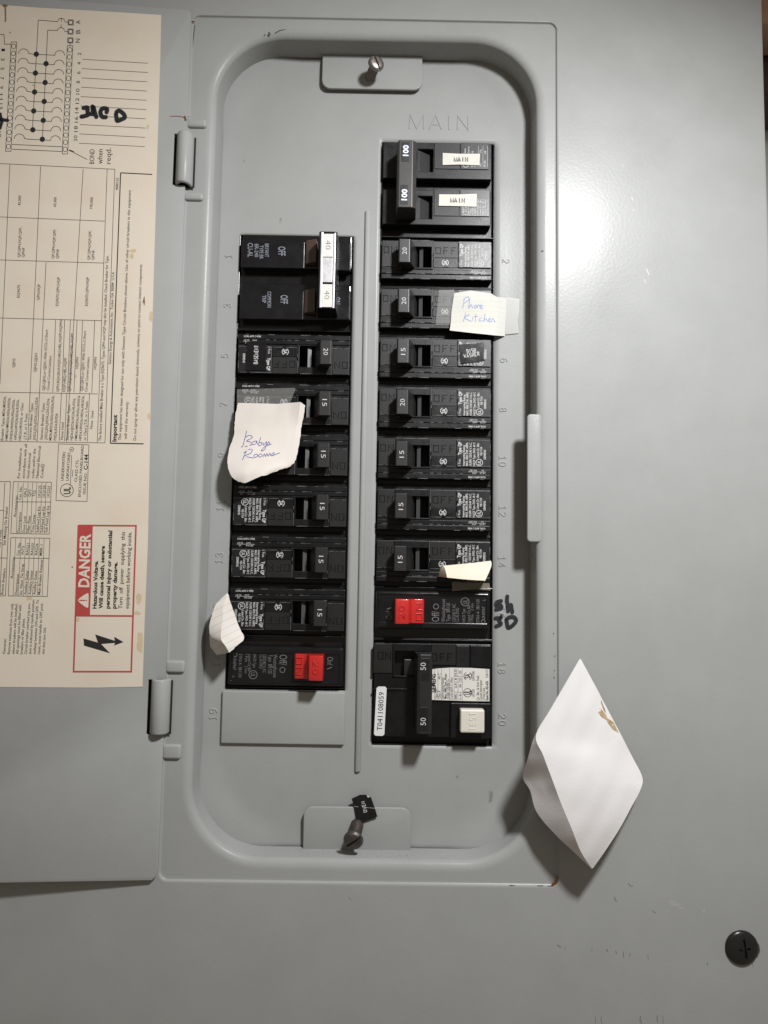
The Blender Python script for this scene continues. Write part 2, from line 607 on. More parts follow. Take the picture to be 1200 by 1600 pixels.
# ================================================================ panel cover
FX0, FY0, FX1, FY1 = -24.6, -56.3, 158.9, 363.9
cover = thing('electrical_panel', 'grey painted steel breaker panel cover with deep rounded recess', 'electrical panel', (67, 480, -14))
mb = MB()
NR = 14
def rr3(ins, W, box, r):
    x0, y0, x1, y1 = box
    return [(x, y, W) for x, y in rrect(x0 + ins, y0 + ins, x1 - ins, y1 - ins, max(r - ins, 0.3), NR)]
CB = (-129, -165, 263.4, 480)
FB = (FX0, FY0, FX1, FY1)
LB = (-16, -51.5, 153.6, 358.6)
loft(mb, [rr3(0, -14, CB, 2.5), rr3(0, -1.2, CB, 2.5), rr3(0.35, -0.35, CB, 2.5), rr3(1.2, 0, CB, 2.5), rr3(2.0, 0, CB, 2.5),
          rr3(-1.2, 0, FB, 4.0), rr3(-0.7, 0, FB, 4.0), rr3(-0.25, -0.12, FB, 4.0), rr3(0.0, -0.5, FB, 4.0), rr3(0.1, -0.9, FB, 4.0), rr3(0.4, -1.15, FB, 4.0), rr3(0.9, -1.2, FB, 4.0)])
lip = [rr3(0, -1.2, LB, 38)]
for k in range(1, 9):
    a = math.radians(90 * k / 8)
    lip.append(rr3(4.4 * math.sin(a), -1.2 - 3.2 * (1 - math.cos(a)), LB, 38))
lip += [rr3(4.6, -13, LB, 38), rr3(4.8, FL + .9, LB, 38)]
loft(mb, [rr3(0.9, -1.2, FB, 4.0), rr3(1.4, -1.2, FB, 4.0), rr3(-0.6, -1.2, LB, 38)] + lip)
bm_ = mb.build('trim_plate', 'panel_paint', cover, smooth=30)
bmx = bmesh.new()
bmx.from_mesh(bm_.data)
bmesh.ops.remove_doubles(bmx, verts=bmx.verts, dist=1e-6)
bmesh.ops.recalc_face_normals(bmx, faces=bmx.faces)
bmx.to_mesh(bm_.data)
bmx.free()
mb = MB()
ring(mb, (-122, 256, -158, 473), (-119, 253, -155, 470), -102, -15, 0.4)
rbox(mb, -121, 255, -157, 472, -103.5, -102.2, 0)
mb.build('back_box', 'hole_shade', cover)  # box coloured near-black so that gaps show as dark shade
# tabs that carry the screws
def tab(y0, y1, x0, x1, down):
    r = 4.5
    if down:
        poly = [(x0, y0), (x1, y0)] + [(x1 - r + r * math.cos(a), y1 - r + r * math.sin(a)) for a in [math.radians(q) for q in range(0, 91, 15)]] + [(x0 + r + r * math.cos(a), y1 - r + r * math.sin(a)) for a in [math.radians(q) for q in range(90, 181, 15)]]
    else:
        poly = [(x1, y1), (x0, y1)] + [(x0 + r + r * math.cos(a), y0 + r + r * math.sin(a)) for a in [math.radians(q) for q in range(180, 271, 15)]] + [(x1 - r + r * math.cos(a), y0 + r + r * math.sin(a)) for a in [math.radians(q) for q in range(270, 361, 15)]]
    mb = MB()
    prism(mb, poly, 'c', -15.3, -13.7, 0.45, 3)
    return mb.build('screw_tab', 'panel_paint', cover, smooth=50)
tab(-47.6, ky(-26.5), kx(40.3), kx(92.0), True)
tab(ky(333.4), 355.2, kx(40.0), kx(91.0), False)
# latch strike on the right lip
mb = MB()
prism(mb, rrect(144.6, 143.9, 151.5, 206, 1.8, 5), 'c', -3.6, -1.5, 0.6, 3)
mb.build('latch_strike', 'panel_paint', cover, smooth=50)
# embossed lugs beside the hinges
for (a, b, c, d) in ((290, 185, 322, 199), (285, 300, 317, 313), (258, 1032, 288, 1052), (253, 1163, 282, 1187)):
    x0, y0 = U(a, b, 0); x1, y1 = U(c, d, 0)
    mb = MB()
    rbox(mb, x0, x1, y0, y1, -2.6, 0.35, 1.4, 5)
    mb.build('lug', 'panel_paint', cover, smooth=60)
# hinge barrels
HINGE = []
for (xa, xb, ya, yb) in ((274, 302, 203, 284), (233.5, 265, 1062, 1149)):
    ym = (ya + yb) / 2
    x0 = U(xa, ym, 3)[0]; x1 = U(xb, ym, 1)[0]
    xc = (x0 + x1) / 2; rx = (x1 - x0) / 2; rw = 6.2
    y0 = U(xa, ya, 5)[1]; y1 = U(xa, yb, 5)[1]
    HINGE.append((xc, rx, y0, y1))
    mb = MB()
    rings = []
    for y, q in ((y0, 0.86), (y0 + 0.35, 0.96), (y0 + 0.9, 1.0), (y1 - 0.9, 1.0), (y1 - 0.35, 0.96), (y1, 0.86)):
        rg = []
        for k in range(17):
            a = math.pi * k / 16
            rg.append((xc + rx * q * math.cos(a), y, -1.6 + rw * q * math.sin(a) ** 0.8 + 1.2))
        for k in range(16, -1, -1):
            a = math.pi * k / 16
            rg.append((xc + (rx - 1.1) * math.cos(a), y, -1.8 + (rw - 1.0) * math.sin(a) ** 0.8 + 0.9))
        rings.append(rg)
    loft(mb, rings)
    n = len(rings[0])
    o = len(mb.v)
    for base in (0, (len(rings) - 1) * n):
        for k in range(16):
            mb.f.append((base + k, base + k + 1, base + n - 2 - k, base + n - 1 - k))
    mb.build('hinge_barrel', 'panel_paint', cover, smooth=40)
    mb = MB()
    rbox(mb, xc - rx - 1.9, xc + rx + 0.9, y0 + 0.8, y1 + 0.3, 0.02, 0.12, 0)  # thin dark sheet on the surface paints the shade of the slot
    mb.build('hinge_slot_shade', 'hole_shade', cover)
# wear on the cover
mb = MB()
F0 = pflat(0.03)
for (a, b, l, s) in ((963, 1488, 7, .3), (883, 1482, 6, .3), (925, 1484, 5, .3), (975, 1492, 12, 0), (984, 1492, 4, 0), (1012, 1496, 7, .1), (1105, 1506, 5, .1), (930, 1594, 12, .2), (940, 1594, 14, .1), (1001, 1594, 14, .15), (1027, 1592, 12, .05), (1037, 1593, 12, 0), (1020, 1424, 10, 1.4), (982, 1382, 16, 1.4), (960, 1405, 12, .9), (948, 1485, 6, .5), (872, 1478, 10, 1.3), (1176, 1508, 6, .2), (545, 1403, 10, 1.2)):
    thin = random.uniform(.5, 1.1)
    stroke(mb, catmull([(a, b - l * .5 * math.cos(s)), (a + random.uniform(-1.5, 1.5), b - l * .1), (a + random.uniform(-1, 1) + l * math.sin(s) * .3, b + l * .2), (a + l * math.sin(s) * .5, b + l * .5 * math.cos(s))], 3), thin, F0, taper=True, caps=False)
tag(mb.build('scratch_marks', 'chip_dark', cover), kind='stuff')
mb = MB()
for (a, b, rx, ry) in ((1053, 1412, 8, 4), (1062, 1418, 6, 2.5), (1100, 1424, 3, 3), (988, 311, 1.2, 4), (990, 328, 1.2, 2), (973, 259, 1, 2.5), (1012, 425, 1.5, 7), (1008, 440, 1, 4), (900, 1403, 2, 2)):
    blob(mb, a, b, rx, ry, F0, rot=random.uniform(-.6, .6))
tag(mb.build('scuff_marks', 'chip_light', cover), kind='stuff')
mb = MB()
F1 = pflat(-0.1)
for (a, b, rx, ry, ro) in ((866, 1381, 6, 2.2, -.7), (861, 1385, 4, 1.5, 0), (870, 1375, 2, 4, .2), (300, 34, 4, 1.6, .1), (291, 186, 2.5, 5, -.5), (296, 189, 9, 1, .1), (800, 1384, 4, .9, 0), (845, 1384, 5, .8, 0), (283, 182, 10, .8, 0)):
    blob(mb, a, b, rx, ry, F1, rough=0.5, rot=ro)
tag(mb.build('rust_spots', 'rust', cover), kind='stuff')
mb = MB()
F2 = pflat(-1.12)
for pl in ([(304, 40), (302, 60), (300, 75)], [(299, 83), (298, 88)]):
    stroke(mb, pl, 1.6, F2)
for (a, b, rx, ry) in ((421, 53, 2.2, 2.5), (414, 54, 1, 1), (858, 1157, 1.5, 3), (866, 1048, 1, 2), (866, 1059, 1.2, 1.5), (867, 1025, 1, 1.2), (865, 990, 1, 1.5), (287, 303, 3, 1.4), (848, 392, 2, 1), (258, 1042, 2.5, 1.2), (254, 1176, 2, 2.4)):
    blob(mb, a, b, rx, ry, F2, rough=.4)
stroke(mb, [(430, 51), (438, 47), (446, 46)], 1.2, F2, taper=True)
tag(mb.build('paint_chips', 'chip_dark', cover), kind='stuff')

mb = MB()
for k in range(260):
    a = random.uniform(38, 96) if k % 3 else random.uniform(20, 135)
    wv = random.uniform(FL + 2, -5)
    r_ = random.choice((.08, .1, .14, .22))
    mb.add([(a - r_, 354.0, wv), (a + r_, 354.0, wv + r_ * .3), (a, 354.0, wv + r_), (a, 354.0 - r_ * 1.2, wv + r_ * .3)], [(0, 1, 2), (0, 1, 3), (1, 2, 3), (2, 0, 3)])
tag(mb.build('dust_grains', 'dust', cover), kind='stuff')

# ================================================================ dead front
R = 25.4
dead = thing('dead_front', 'grey steel dead front plate stamped with circuit numbers inside the recess', 'dead front', (67, 356, FL - 1.5))
HL = (kx(0), kx(58.4), RY(2), RY(11))
HR = (kx(71.7), kx(130.1), RY(0), RY(12))
xs = sorted(set([round(-13.5 + k * 3.2, 2) for k in range(52)] + [HL[0], HL[1], HR[0], HR[1], 151.0]))
xs = [x for x in xs if x <= 151.0]
ys = sorted(set([round(-49 + k * 4.05, 2) for k in range(101)] + [RY(0), RY(2), RY(11), RY(12)]))
def rdist(x, y):
    x0, y0, x1, y1 = -11.4, -47, 149.0, 354
    r = 33.5
    cx, cy = (x0 + x1) / 2, (y0 + y1) / 2
    qx, qy = abs(x - cx) - ((x1 - x0) / 2 - r), abs(y - cy) - ((y1 - y0) / 2 - r)
    d = math.hypot(max(qx, 0), max(qy, 0)) + min(max(qx, qy), 0) - r
    return -d
def plate_w(x, y):
    t = 0
    wob = 0.10 * math.sin(x * .045 + 1) * math.sin(y * .021 + .5)
    cwt = min(1, max(0, abs(x - 68.8) - 40) / 25) * min(1, max(0, abs(y - 153.5) - 155) / 30)
    t = min(1, max(0, rdist(x, y) / (10.0 + 10 * cwt)))
    s = t * t * (3 - 2 * t)
    return FL + (.45 + 1.7 * cwt) * (1 - s) + wob
mb = MB()
idx = {}
def gv(i, j):
    if (i, j) not in idx:
        idx[(i, j)] = len(mb.v)
        mb.v.append((xs[i], ys[j], plate_w(xs[i], ys[j])))
    return idx[(i, j)]
for i in range(len(xs) - 1):
    for j in range(len(ys) - 1):
        cx, cy = (xs[i] + xs[i + 1]) / 2, (ys[j] + ys[j + 1]) / 2
        if any(h[0] < cx < h[1] and h[2] < cy < h[3] for h in (HL, HR)):
            continue
        mb.f.append((gv(i, j), gv(i + 1, j), gv(i + 1, j + 1), gv(i, j + 1)))
po = mb.build('plate', 'panel_paint', dead, smooth='all')
md = po.modifiers.new('thickness', 'SOLIDIFY')
md.thickness = 0.0014
md.offset = -1
bmx = bmesh.new(); bmx.from_mesh(po.data)
if sum(f.normal.y * f.calc_area() for f in bmx.faces) > 0:
    bmesh.ops.reverse_faces(bmx, faces=bmx.faces)
bmx.to_mesh(po.data); bmx.free()
mb = MB()
prism(mb, [(63.5, FL - .3), (66.7, FL - .3), (66.5, FL + .6), (65.8, FL + 1.3), (64.4, FL + 1.3), (63.7, FL + .6)], 'b', ky(37.5), ky(317.5), 0.3, 2)
mb.build('divider_rib', 'panel_paint', dead, smooth=40)
# filler plate over the unused space
x0, y0 = U(347, 1081, FL + 1.8); x1, y1 = U(537.5, 1165, FL + 1.8)
mb = MB()
rbox(mb, x0, x1, RY(11) + .5, y1, FL - .6, FL + 1.8, 0.8, 4)
mb.build('filler_plate', 'panel_paint', dead, smooth=40)
NUML = {1: (358, 401), 3: (356, 478), 5: (352, 556), 7: (350, 632), 9: (347, 711), 11: (345, 790), 13: (343, 872), 15: (340, 952), 17: (337, 1034), 19: (333.5, 1116)}
NUMR = {2: (790, 408), 4: (788, 485), 6: (787, 563), 8: (786, 640), 10: (785, 720), 12: (785, 798), 14: (784, 877), 16: (783, 956), 18: (784, 1043), 20: (784.5, 1124)}
def stampw(x, y, h):
    return (x, y, plate_w(x, y) - .02 + h)
for dct, sg in ((NUML, -1), (NUMR, 1)):
    for n, (px, py) in dct.items():
        x, y = U(px, py, FL)
        s = str(n)
        hl = 1.0 if len(s) == 1 else 2.7
        mb = MB()
        stamped(mb, s, (x, y - sg * hl), (x, y + sg * hl), 3.3, 0.9, 0.36, stampw, gap=.35)
        mb.build('stamped_numeral', 'panel_paint', dead)
mb = MB()
a = U(638, 191, FL); b = U(733, 193.5, FL)
for s, pa, pb in (('M', 640, 659.5), ('A', 671, 690), ('I', 692, 711), ('N', 714.5, 732)):
    yy = 190 + (pa - 640) * .03
    p0 = U(pa, yy, FL); p1 = U(pb, yy + .4, FL)
    stamped(mb, s, p0, p1, 7.6, 1.0, 0.28, stampw)
mb.build('stamped_word', 'panel_paint', dead)
# handwritten marker beside space 16
mb = MB()
Z = lambda zx, zy: (570 + zx / 4.8, 905 + zy / 4.8)
FP = lambda px, py: (lambda q: (q[0], q[1], plate_w(*q) + 0.42))(U(px, py, FL))
for pl in ([(1068, 128), (1066, 165), (1074, 200), (1074, 238)], [(1070, 205), (1095, 192), (1100, 215), (1106, 246)],
           [(1022, 162), (990, 172), (986, 195), (1018, 196), (1022, 216), (985, 226)],
           [(980, 292), (1012, 290), (1022, 282), (1008, 310), (1020, 335), (984, 352)],
           [(1062, 300), (1085, 284), (1118, 284), (1134, 310), (1108, 345), (1076, 362), (1066, 330), (1062, 305)]):
    stroke(mb, catmull([Z(*p) for p in pl], 5), 5.9, FP)
mb.build('marker_writing', 'marker_ink', dead)
mb = MB()
for (a, b, rx, ry) in ((438, 345, 2, 5), (767, 1248, 3.5, 11), (715, 1213, 2, 2), (423, 105, 1, 1), (381, 252, 1.2, 1.2)):
    blob(mb, a, b, rx, ry, pflat(FL + .12), rough=.4)
tag(mb.build('smudges', 'dust', dead), kind='stuff')

# ================================================================ door folded back on the left
XH, DW, DK = -24.5, 2.0, 0.075
def dplane(x, off=0.0):
    return DW + off + DK * (XH - x)
def DM(off):
    def f(px, py):
        d = ray(px, py)
        t = (DW + off + DK * (XH - CX) - CW) / (d[2] + DK * d[0])
        return (CX + t * d[0], CY + t * d[1], CW + t * d[2])
    return f
door = thing('panel_door', 'grey steel panel door swung fully open with paper circuit directory inside', 'panel door', (XH, 363, 0))
poly = [(XH - 165, -57.4), (XH - 2.0, -57.4), (XH - .6, -56.4), (XH - .2, -54.5)]
for (xc, rx, y0, y1) in HINGE:
    poly += [(XH, y0 + .3), (xc - rx - 1.2, y0 + .3), (xc - rx - 1.2, y1 + .1), (XH, y1 + .1)]
poly += [(XH - .2, 358), (XH - .8, 361.2), (XH - 2.6, 363), (XH - 165, 363)]
mb = MB()
prism(mb, poly, 'c', -1.2, 0, 0.25, 2)
mb.v = [(x, y, c + dplane(x)) for x, y, c in mb.v]
mb.build('door_sheet', 'panel_paint', door, smooth=30)
mb = MB()
stroke(mb, catmull([(266, 182), (276, 181.5), (286, 183), (292, 187)], 4), 1.3, DM(.06), taper=True)
blob(mb, 289, 184, 1.8, 5, DM(.08), rough=.45, rot=-.4)
tag(mb.build('rust_streak', 'rust', door), kind='stuff')
# paper directory label
LBL = DM(0.18)
edge = [(-75, 3), (0, 7.5), (60, 12), (130, 16), (200, 20), (252, 23.5), (250.5, 90), (247, 200), (244, 300), (240, 440), (236.5, 560), (234.5, 680), (231, 850), (226, 970), (222.8, 1073), (150, 1074.5), (60, 1074), (0, 1073.5), (-75, 1073)]
mb = MB()
plate(mb, edge, 0, 0.14, lambda x, y, h: DM(0.04 + h)(x, y))
label = mb.build('directory_label', 'label_paper', door)
tag(label, 'yellowed paper circuit directory with wiring diagram and red danger box')
INK = DM(0.24)
mb = MB()
def ln(*pts, wd=0.85):
    stroke(mb, list(pts), wd, INK, caps=False)
# wiring diagram
def q4(x, y): return (x / 4, y / 4)
ln(q4(203, 808), q4(239, 125), q4(362, 135)); ln(q4(404, 137), q4(425, 138))
ln(q4(265, 870), q4(298, 188), q4(360, 190)); ln(q4(402, 197), q4(425, 198))
for cx, cy in ((383, 132), (381, 190)):
    ln(*[q4(*p) for p in arc(cx, cy, 21, 18, 180, 360, 10)])
ln(q4(384, 115), q4(383, 137)); ln(q4(382, 152), q4(381, 172))
for cx, cy in ((442, 140), (441, 197), (440, 252)):
    x, y = q4(cx, cy)
    ln((x - 4, y - 4), (x + 4, y - 3.8), (x + 3.8, y + 4), (x - 4, y + 3.8), (x - 4, y - 4), wd=1.1)
    stroke(mb, arc(x, y, 3.2, 3.2, 0, 342, 19), .7, INK, closed=True)
ln(q4(438, 268), q4(438, 284))
for k in range(10):
    s = -3 * k
    yk = 338 + 59.1 * k
    ln(*[q4(*p) for p in arc(148 + s, yk - 3, 32, 30, 180, 360, 12)], q4(180 + s, yk - 5), q4(205 + s, yk), q4(342 + s, yk + 7), q4(342 + s, yk + 2), *[q4(*p) for p in arc(373 + s, yk + 8, 31, 30, 180, 360, 12)])
    dx = 227 - 2.7 * k if k % 2 == 0 else 291 - 2.9 * k
    x, y = q4(dx, yk)
    mb.add([DM(0.3)(x + 4.2 * math.cos(a * .5236), y + 4.2 * math.sin(a * .5236)) for a in range(12)], [tuple(range(12))])
for (xa, ya, xb, yb, n) in ((87, 262, 52, 945, 15), (438, 285, 406, 962, 15)):
    ln(q4(xa - 17, ya), q4(xa + 17, ya), q4(xb + 17, yb), q4(xb - 17, yb), q4(xa - 17, ya), wd=.8)
    for k in range(n):
        t = (k + .6) / (n + .25)
        x, y = q4(xa + (xb - xa) * t, ya + (yb - ya) * t)
        stroke(mb, arc(x, y, 3.4, 3.7, 0, 342, 19), .75, INK, closed=True)
ln(q4(0, 215), q4(25, 215), q4(28, 275), q4(70, 277))
ln(q4(75, 902), q4(395, 918)); ln(q4(75, 932), q4(392, 947))
ln(q4(545, 997), q4(432, 938)); ln(q4(432, 938), q4(462, 950), wd=2)
for k in range(10):
    ln(q4(515 - 2.4 * k, 370 + 58.3 * k), q4(925 - 2.2 * k, 395 + 57.9 * k), wd=.7)
    n = str(2 * k + 2)
    x, y = q4(497 - 2.8 * k, 337 + 58.6 * k)
    hl = 2.0 if len(n) == 1 else 4.6
    text(mb, n, (x, y + hl), (x, y - hl), 5.5, INK)
    n = str(2 * k + 1)
    x, y = q4(20 - 2.6 * k, 312 + 58.6 * k)
    hl = 2.0 if len(n) == 1 else 4.4
    if x > -3: text(mb, n, (x, y - hl), (x, y + hl), 5.5, INK)
for s, x, y in (('A', 122, 34.5), ('B', 122, 49.5), ('N', 121.5, 63.5)):
    text(mb, s, (x, y + 3), (x, y - 3), 7, INK)
for s, x, l in (('BOND', 143.5, 23), ('when', 156, 23), ('reqd.', 169, 25)):
    text(mb, s, (x, 256), (x + .5, 256 - l), 7.5 if s == 'BOND' else 8, INK)
dgm = mb.build('wiring_diagram_print', 'black_ink', label)
# table rules
mb = MB()
for a, b in (((-70, 252), (180, 264.5)), ((-70, 336), (164, 345.5)), ((-70, 404), (162, 411)), ((-70, 495), (159, 501)), ((-70, 611.5), (153, 615.5)), ((-70, 688.5), (164, 692)),
             ((15.5, 257), (3.5, 520)), ((3.5, 520), (0, 600)), ((63.5, 260), (43.5, 689)), ((72, 410), (58, 689.5)), ((130, 264), (104, 690)), ((87, 500), (82.5, 613)), ((101, 500), (97, 613)), ((110, 500), (105.5, 613)),
             ((120.5, 500), (115.5, 613)), ((129, 501), (125, 614)), ((148, 501), (143.5, 614)), ((96, 614), (92.5, 689)), ((104.5, 614), (101, 689)), ((140, 614), (136.5, 690)),
             ((167.5, 264), (152, 691)), ((179.5, 264.5), (164, 692)),
             ((91.5, 693.5), (139, 695)), ((139, 695), (136, 783.5)), ((136, 783.5), (87.5, 782)), ((87.5, 782), (91.5, 693.5)), ((110, 757), (112, 711)), ((113, 745), (114, 734)),
             ((21, 752.5), (80.5, 753.5)), ((80.5, 753.5), (77, 834.5)), ((77, 834.5), (17, 833.5)), ((17, 833.5), (21, 752.5)), ((26.5, 784), (79, 784.5)),
             ((17, 840), (78, 841)), ((78, 841), (74, 932)), ((74, 932), (13, 931)), ((13, 931), (17, 840)), ((22, 872), (76.5, 872.5)),
             ((-40, 752), (16.5, 752.5)), ((16.5, 752.5), (8.5, 931)), ((8.5, 931), (-40, 931)), ((7.5, 754), (0, 930)), ((-40, 797), (5.5, 797.5)), ((-40, 871), (11, 872))):
    ln(a, b, wd=.75)
for x0, x1 in ((28.5, 25.5), (36.5, 33), (44, 41), (51, 48), (57.5, 55), (65.5, 62.5), (72, 69.5)):
    ln((x0, 754), (x1, 833.5), wd=.55)
for x0, x1 in ((24.5, 20.5), (33, 28.5), (40, 36.5), (46.5, 43.5), (54, 51), (61.5, 58.5), (69, 66)):
    ln((x0, 841), (x1, 931), wd=.55)
ln((238, 272.5), (188.5, 270), wd=1.5); ln((188.5, 270), (172.5, 692.5), wd=1.6); ln((172.5, 692.5), (224.5, 693.5), wd=1.7)
mb.build('table_rules', 'black_ink', label)
# printed text of the directory
mb = MB()
qp, lm, sh = 'QP,QPH,HQP,QPF,', 'Circuit Current Limiters', 'QJ2,QJH2,or QJ2H, With SCCL-2 Short'
sb = 'Siemens Breaker Types'
TX = [('42,000', 30, 321, 31, 305.5), ('65,000', 85.5, 323, 86.5, 308), ('100,000', 142, 326, 143.5, 308),
 (qp, 29.5, 402, 32, 355), ('QPHF', 36, 402, 37, 387), (qp, 82.5, 404, 85.5, 358), ('QPHF', 89.5, 404, 90.5, 389), (qp, 138.5, 406, 141, 360), ('QPHF', 145, 406, 146, 391),
 ('EQ9675', 28.5, 465, 29.5, 445), ('QPH,HQP', 59.5, 469, 61, 444), ('EQ9675,QPH,HQP', 89, 478, 91.5, 433), ('EQ9675,QPH,HQP', 135, 478, 137, 433),
 ('The factory installed Main Breaker is a Type EQ9675. Types QPH and HQP may also be installed. Check Breaker for Type.', 156, 689, 167.5, 399),
 ('Siemens Energy & Automation, Inc.  Tucker GA 30084  U.S.A.', 171.5, 569, 176.8, 424), ('4080152', 182.5, 297, 183.5, 278),
 ('This equipment has been designed for use only with Siemens Type Circuit Breakers shown above. Use of other circuit breakers in this equipment', 187, 688, 202.5, 297),
 ('will void the warranty.', 196, 686, 198.5, 627), ('Do not spray or allow any petroleum based chemicals, solvents or paint to contact interior components.', 210.5, 688, 220, 412),
 ('QJH2', 21, 574, 22, 560), ('QJH2,QJ2H', 54.5, 581, 56.5, 552), (sh, 68, 610, 73, 515), (lm, 75, 610, 78.5, 556), ('QPH,BQH,BLH,HQP,HBQ,HBL,HQPP,HQPPH', 90, 612, 95.5, 500),
 ('HQP,HBQ,HBL,HQPP', 100, 612, 102.5, 559), ('QPH,BQH,BLH,HQP,HBQ,HBL,HQPP', 108.5, 612, 113, 521), ('HQPPH', 120.2, 576, 121, 558), (sh, 127.5, 611, 132.5, 517), (lm, 134.5, 612, 138, 558), ('HQPPH', 148.4, 577, 149.4, 558),
 ('Breaker Types MD6,MXD6,', 3, 688, 7.5, 619), ('HMD6,HMXD6,ND6,NXD6,', 10, 688, 14.5, 621), ('HND6,HNXD6,PD6,PXD6,', 17, 688, 21.5, 624), ('HPD6,HPXD6,RD6,RXD6,', 24, 687, 28, 624), ('HRD6,HRXD6, or Class', 31, 688, 34.8, 630), ('J,T,R, or L Fuses', 39, 687, 41, 646),
 (sb, 46.5, 687, 50, 630), ('JXD2,JD6,JXD6,LD6,LXD6', 53.5, 688, 57.5, 621), (sb, 64.5, 687, 68, 630), ('JXD2,JD6,JXD6,LD6,LXD6,', 71.5, 687, 75.5, 622), ('MD6,MXD6,ND6,NXD6,PD6,', 78.5, 688, 83, 618), ('PXD6,RD6,RXD6', 86, 688, 88.5, 646),
 ('None Used', 96.5, 687, 98, 660), (sb, 105, 688, 108, 632), ('HJD6,HJXD6,HLD6,HLXD6,', 111.5, 688, 116, 622), ('HMD6,HMXD6,HND6,HNXD6', 118.5, 688, 123.5, 618), ('HPD6,HPXD6,HRD6,HRXD6,', 125.2, 688, 130, 618), ('or Class J,T,R, or L Fuses', 132.4, 688, 135.6, 627), ('None  Used', 142.5, 670, 144.5, 642),
 ('For installation in', 29, 747, 32.5, 700), ('accordance with all', 36.3, 747, 40.5, 694), ('local electrical', 43.5, 747, 46.5, 708), ('codes and/or the', 51, 747, 54, 701), ('National Electrical', 58, 747, 62, 697), ('Code', 65.2, 747, 66.5, 731),
 ('Description', 29, 832, 31.5, 800), ('Cat. No.', 31, 781, 33, 759), ('Door Lock', 37, 832, 39, 806), ('QFLS', 39, 777, 40.5, 763), ('Filler Plate', 44, 832, 46, 806), ('QF3', 46, 776, 47, 765), ('Trim Screw', 51.2, 832, 53.2, 804), ('TS2', 53, 776, 54, 766),
 ('SubFeed Lug Kit', 58.3, 832, 61.2, 791), ('LK2125', 61, 777, 62.5, 758.5), ('SubFeed Lug Kit', 65.2, 832, 68.4, 791), ('LK2150', 68, 777, 69.5, 758.5), ('Sub Feed Lug Kit', 72, 832, 75.5, 790), ('LK2225', 75, 777, 76.8, 759),
 ('Accessories', 23, 808, 26, 774), ('Accessories', 18.3, 904, 21.3, 870), ('Description', 24.8, 929, 28, 897), ('Cat. No.', 28, 868, 30.5, 847), ('Ins. Neut. Tie Strap', 32.5, 929, 35.5, 881), ('INT5', 35, 866, 36.3, 853),
 ('Auxiliary Gutter', 39.5, 929, 42.5, 891), ('RAG21', 42.5, 867, 44, 849), ('Auxiliary Gutter', 46.5, 929, 49.5, 891), ('RAG33', 49.5, 867, 51, 849), ('Auxiliary Gutter', 53.5, 929, 56.5, 891), ('RAG36', 56.5, 867, 58, 849), ('Main Breaker Retainer', 61, 929, 65, 874), ('MBR-1', 63.5, 868, 65, 851),
 ('See Marking On Breaker', 6.5, 852, 10.5, 791), ('Branch Breakers', 3, 929, 6.8, 888), ('KQ 4 Wire', -1, 855, 1, 828),
 ('General:', 6, 1022, 8, 998), ('Remove twistouts from trim only', 13.5, 1022, 19, 943), ('where breakers will be installed.', 20.5, 1022, 25.5, 943), ('All openings must be filled with', 26.8, 1022, 31.5, 945), ('breakers or filler plates.', 33.3, 1022, 36.8, 966),
 ('Circuit breaker overload trip pos-', 40, 1022, 45.5, 942), ('tion is indicated by handle position', 46.7, 1022, 52, 937), ('midway between ON and OFF. To', 53.8, 1022, 58.8, 937), ('reset, move handle to OFF posi-', 60.5, 1022, 65.2, 942), ('tion then turn ON.', 67.3, 1022, 70.3, 980),
 ('UNDERWRITERS', 97.3, 751, 100.3, 706), ('LABORATORIES', 105, 751, 108, 707), ('CLASS CTL', 118.2, 753, 121, 718), ('ENCLOSED PANELBOARD', 124, 776, 129, 696), ('ISSUE NO.', 131.6, 772, 134, 738)]
for s, x0, y0, x1, y1 in TX:
    text(mb, s, (x0, y0), (x1, y1), 4.3 if len(s) > 100 else 4.1, INK, 0.004)
text(mb, 'Important', (178.6, 690), (180, 648), 6.2, INK, 0.035)
text(mb, 'C-144', (133.8, 734), (135, 710), 6, INK, 0.02)
text(mb, 'UL', (105, 772), (105, 761), 10, INK, 0.03)
text(mb, 'R', (112, 703.3), (112, 700.5), 3.4, INK); stroke(mb, arc(112, 702, 3.3, 3.3, 0, 342, 19), .6, INK, closed=True)
text(mb, 'R', (66.7, 728.8), (66.7, 726.8), 2.6, INK); stroke(mb, arc(66.7, 727.8, 2.6, 2.6, 0, 342, 19), .6, INK, closed=True)
stroke(mb, arc(104.5, 766, 10, 10, 0, 350, 36), .9, INK, closed=True)
mb.build('directory_text', 'black_ink', label)
# danger box
mb = MB()
A_, B_, C_, D_ = (122.5, 821), (212.5, 821.5), (205, 1049.5), (115, 1049.5)
def lerp(p, q, t): return (p[0] + (q[0] - p[0]) * t, p[1] + (q[1] - p[1]) * t)
ln(A_, B_, C_, D_, A_, wd=2.5)
mb.v = [v for v in mb.v]
stroke(mb, [(119, 962), (206.5, 962.5)], 2.6, DM(.25), caps=False)
mb.add([DM(0.26)(*p) for p in ((121.8, 820.5), (145, 821), (140.5, 962.5), (117.6, 962.3))], [(0, 1, 2, 3)])
mb.build('danger_frame', 'red_ink', label)
mb = MB()
WP = DM(0.34)
text(mb, 'DANGER', (130.8, 917.5), (133.4, 834), 16, WP, 0.03)
tri = catmull([(122, 938), (128, 932), (136.5, 927), (138.4, 930), (138, 947), (136, 949.5), (128, 944.5)], 4, closed=True)
mb.add([WP(*p) for p in tri], [tuple(range(len(tri)))])
mb.build('danger_lettering', 'label_paper', label)
mb = MB()
stroke(mb, [(124.5, 938), (132.5, 938)], 1.6, DM(.42)); stroke(mb, [(135, 938), (135.6, 938)], 1.7, DM(.42))
mb.build('exclamation_mark', 'red_ink', label)
mb = MB()
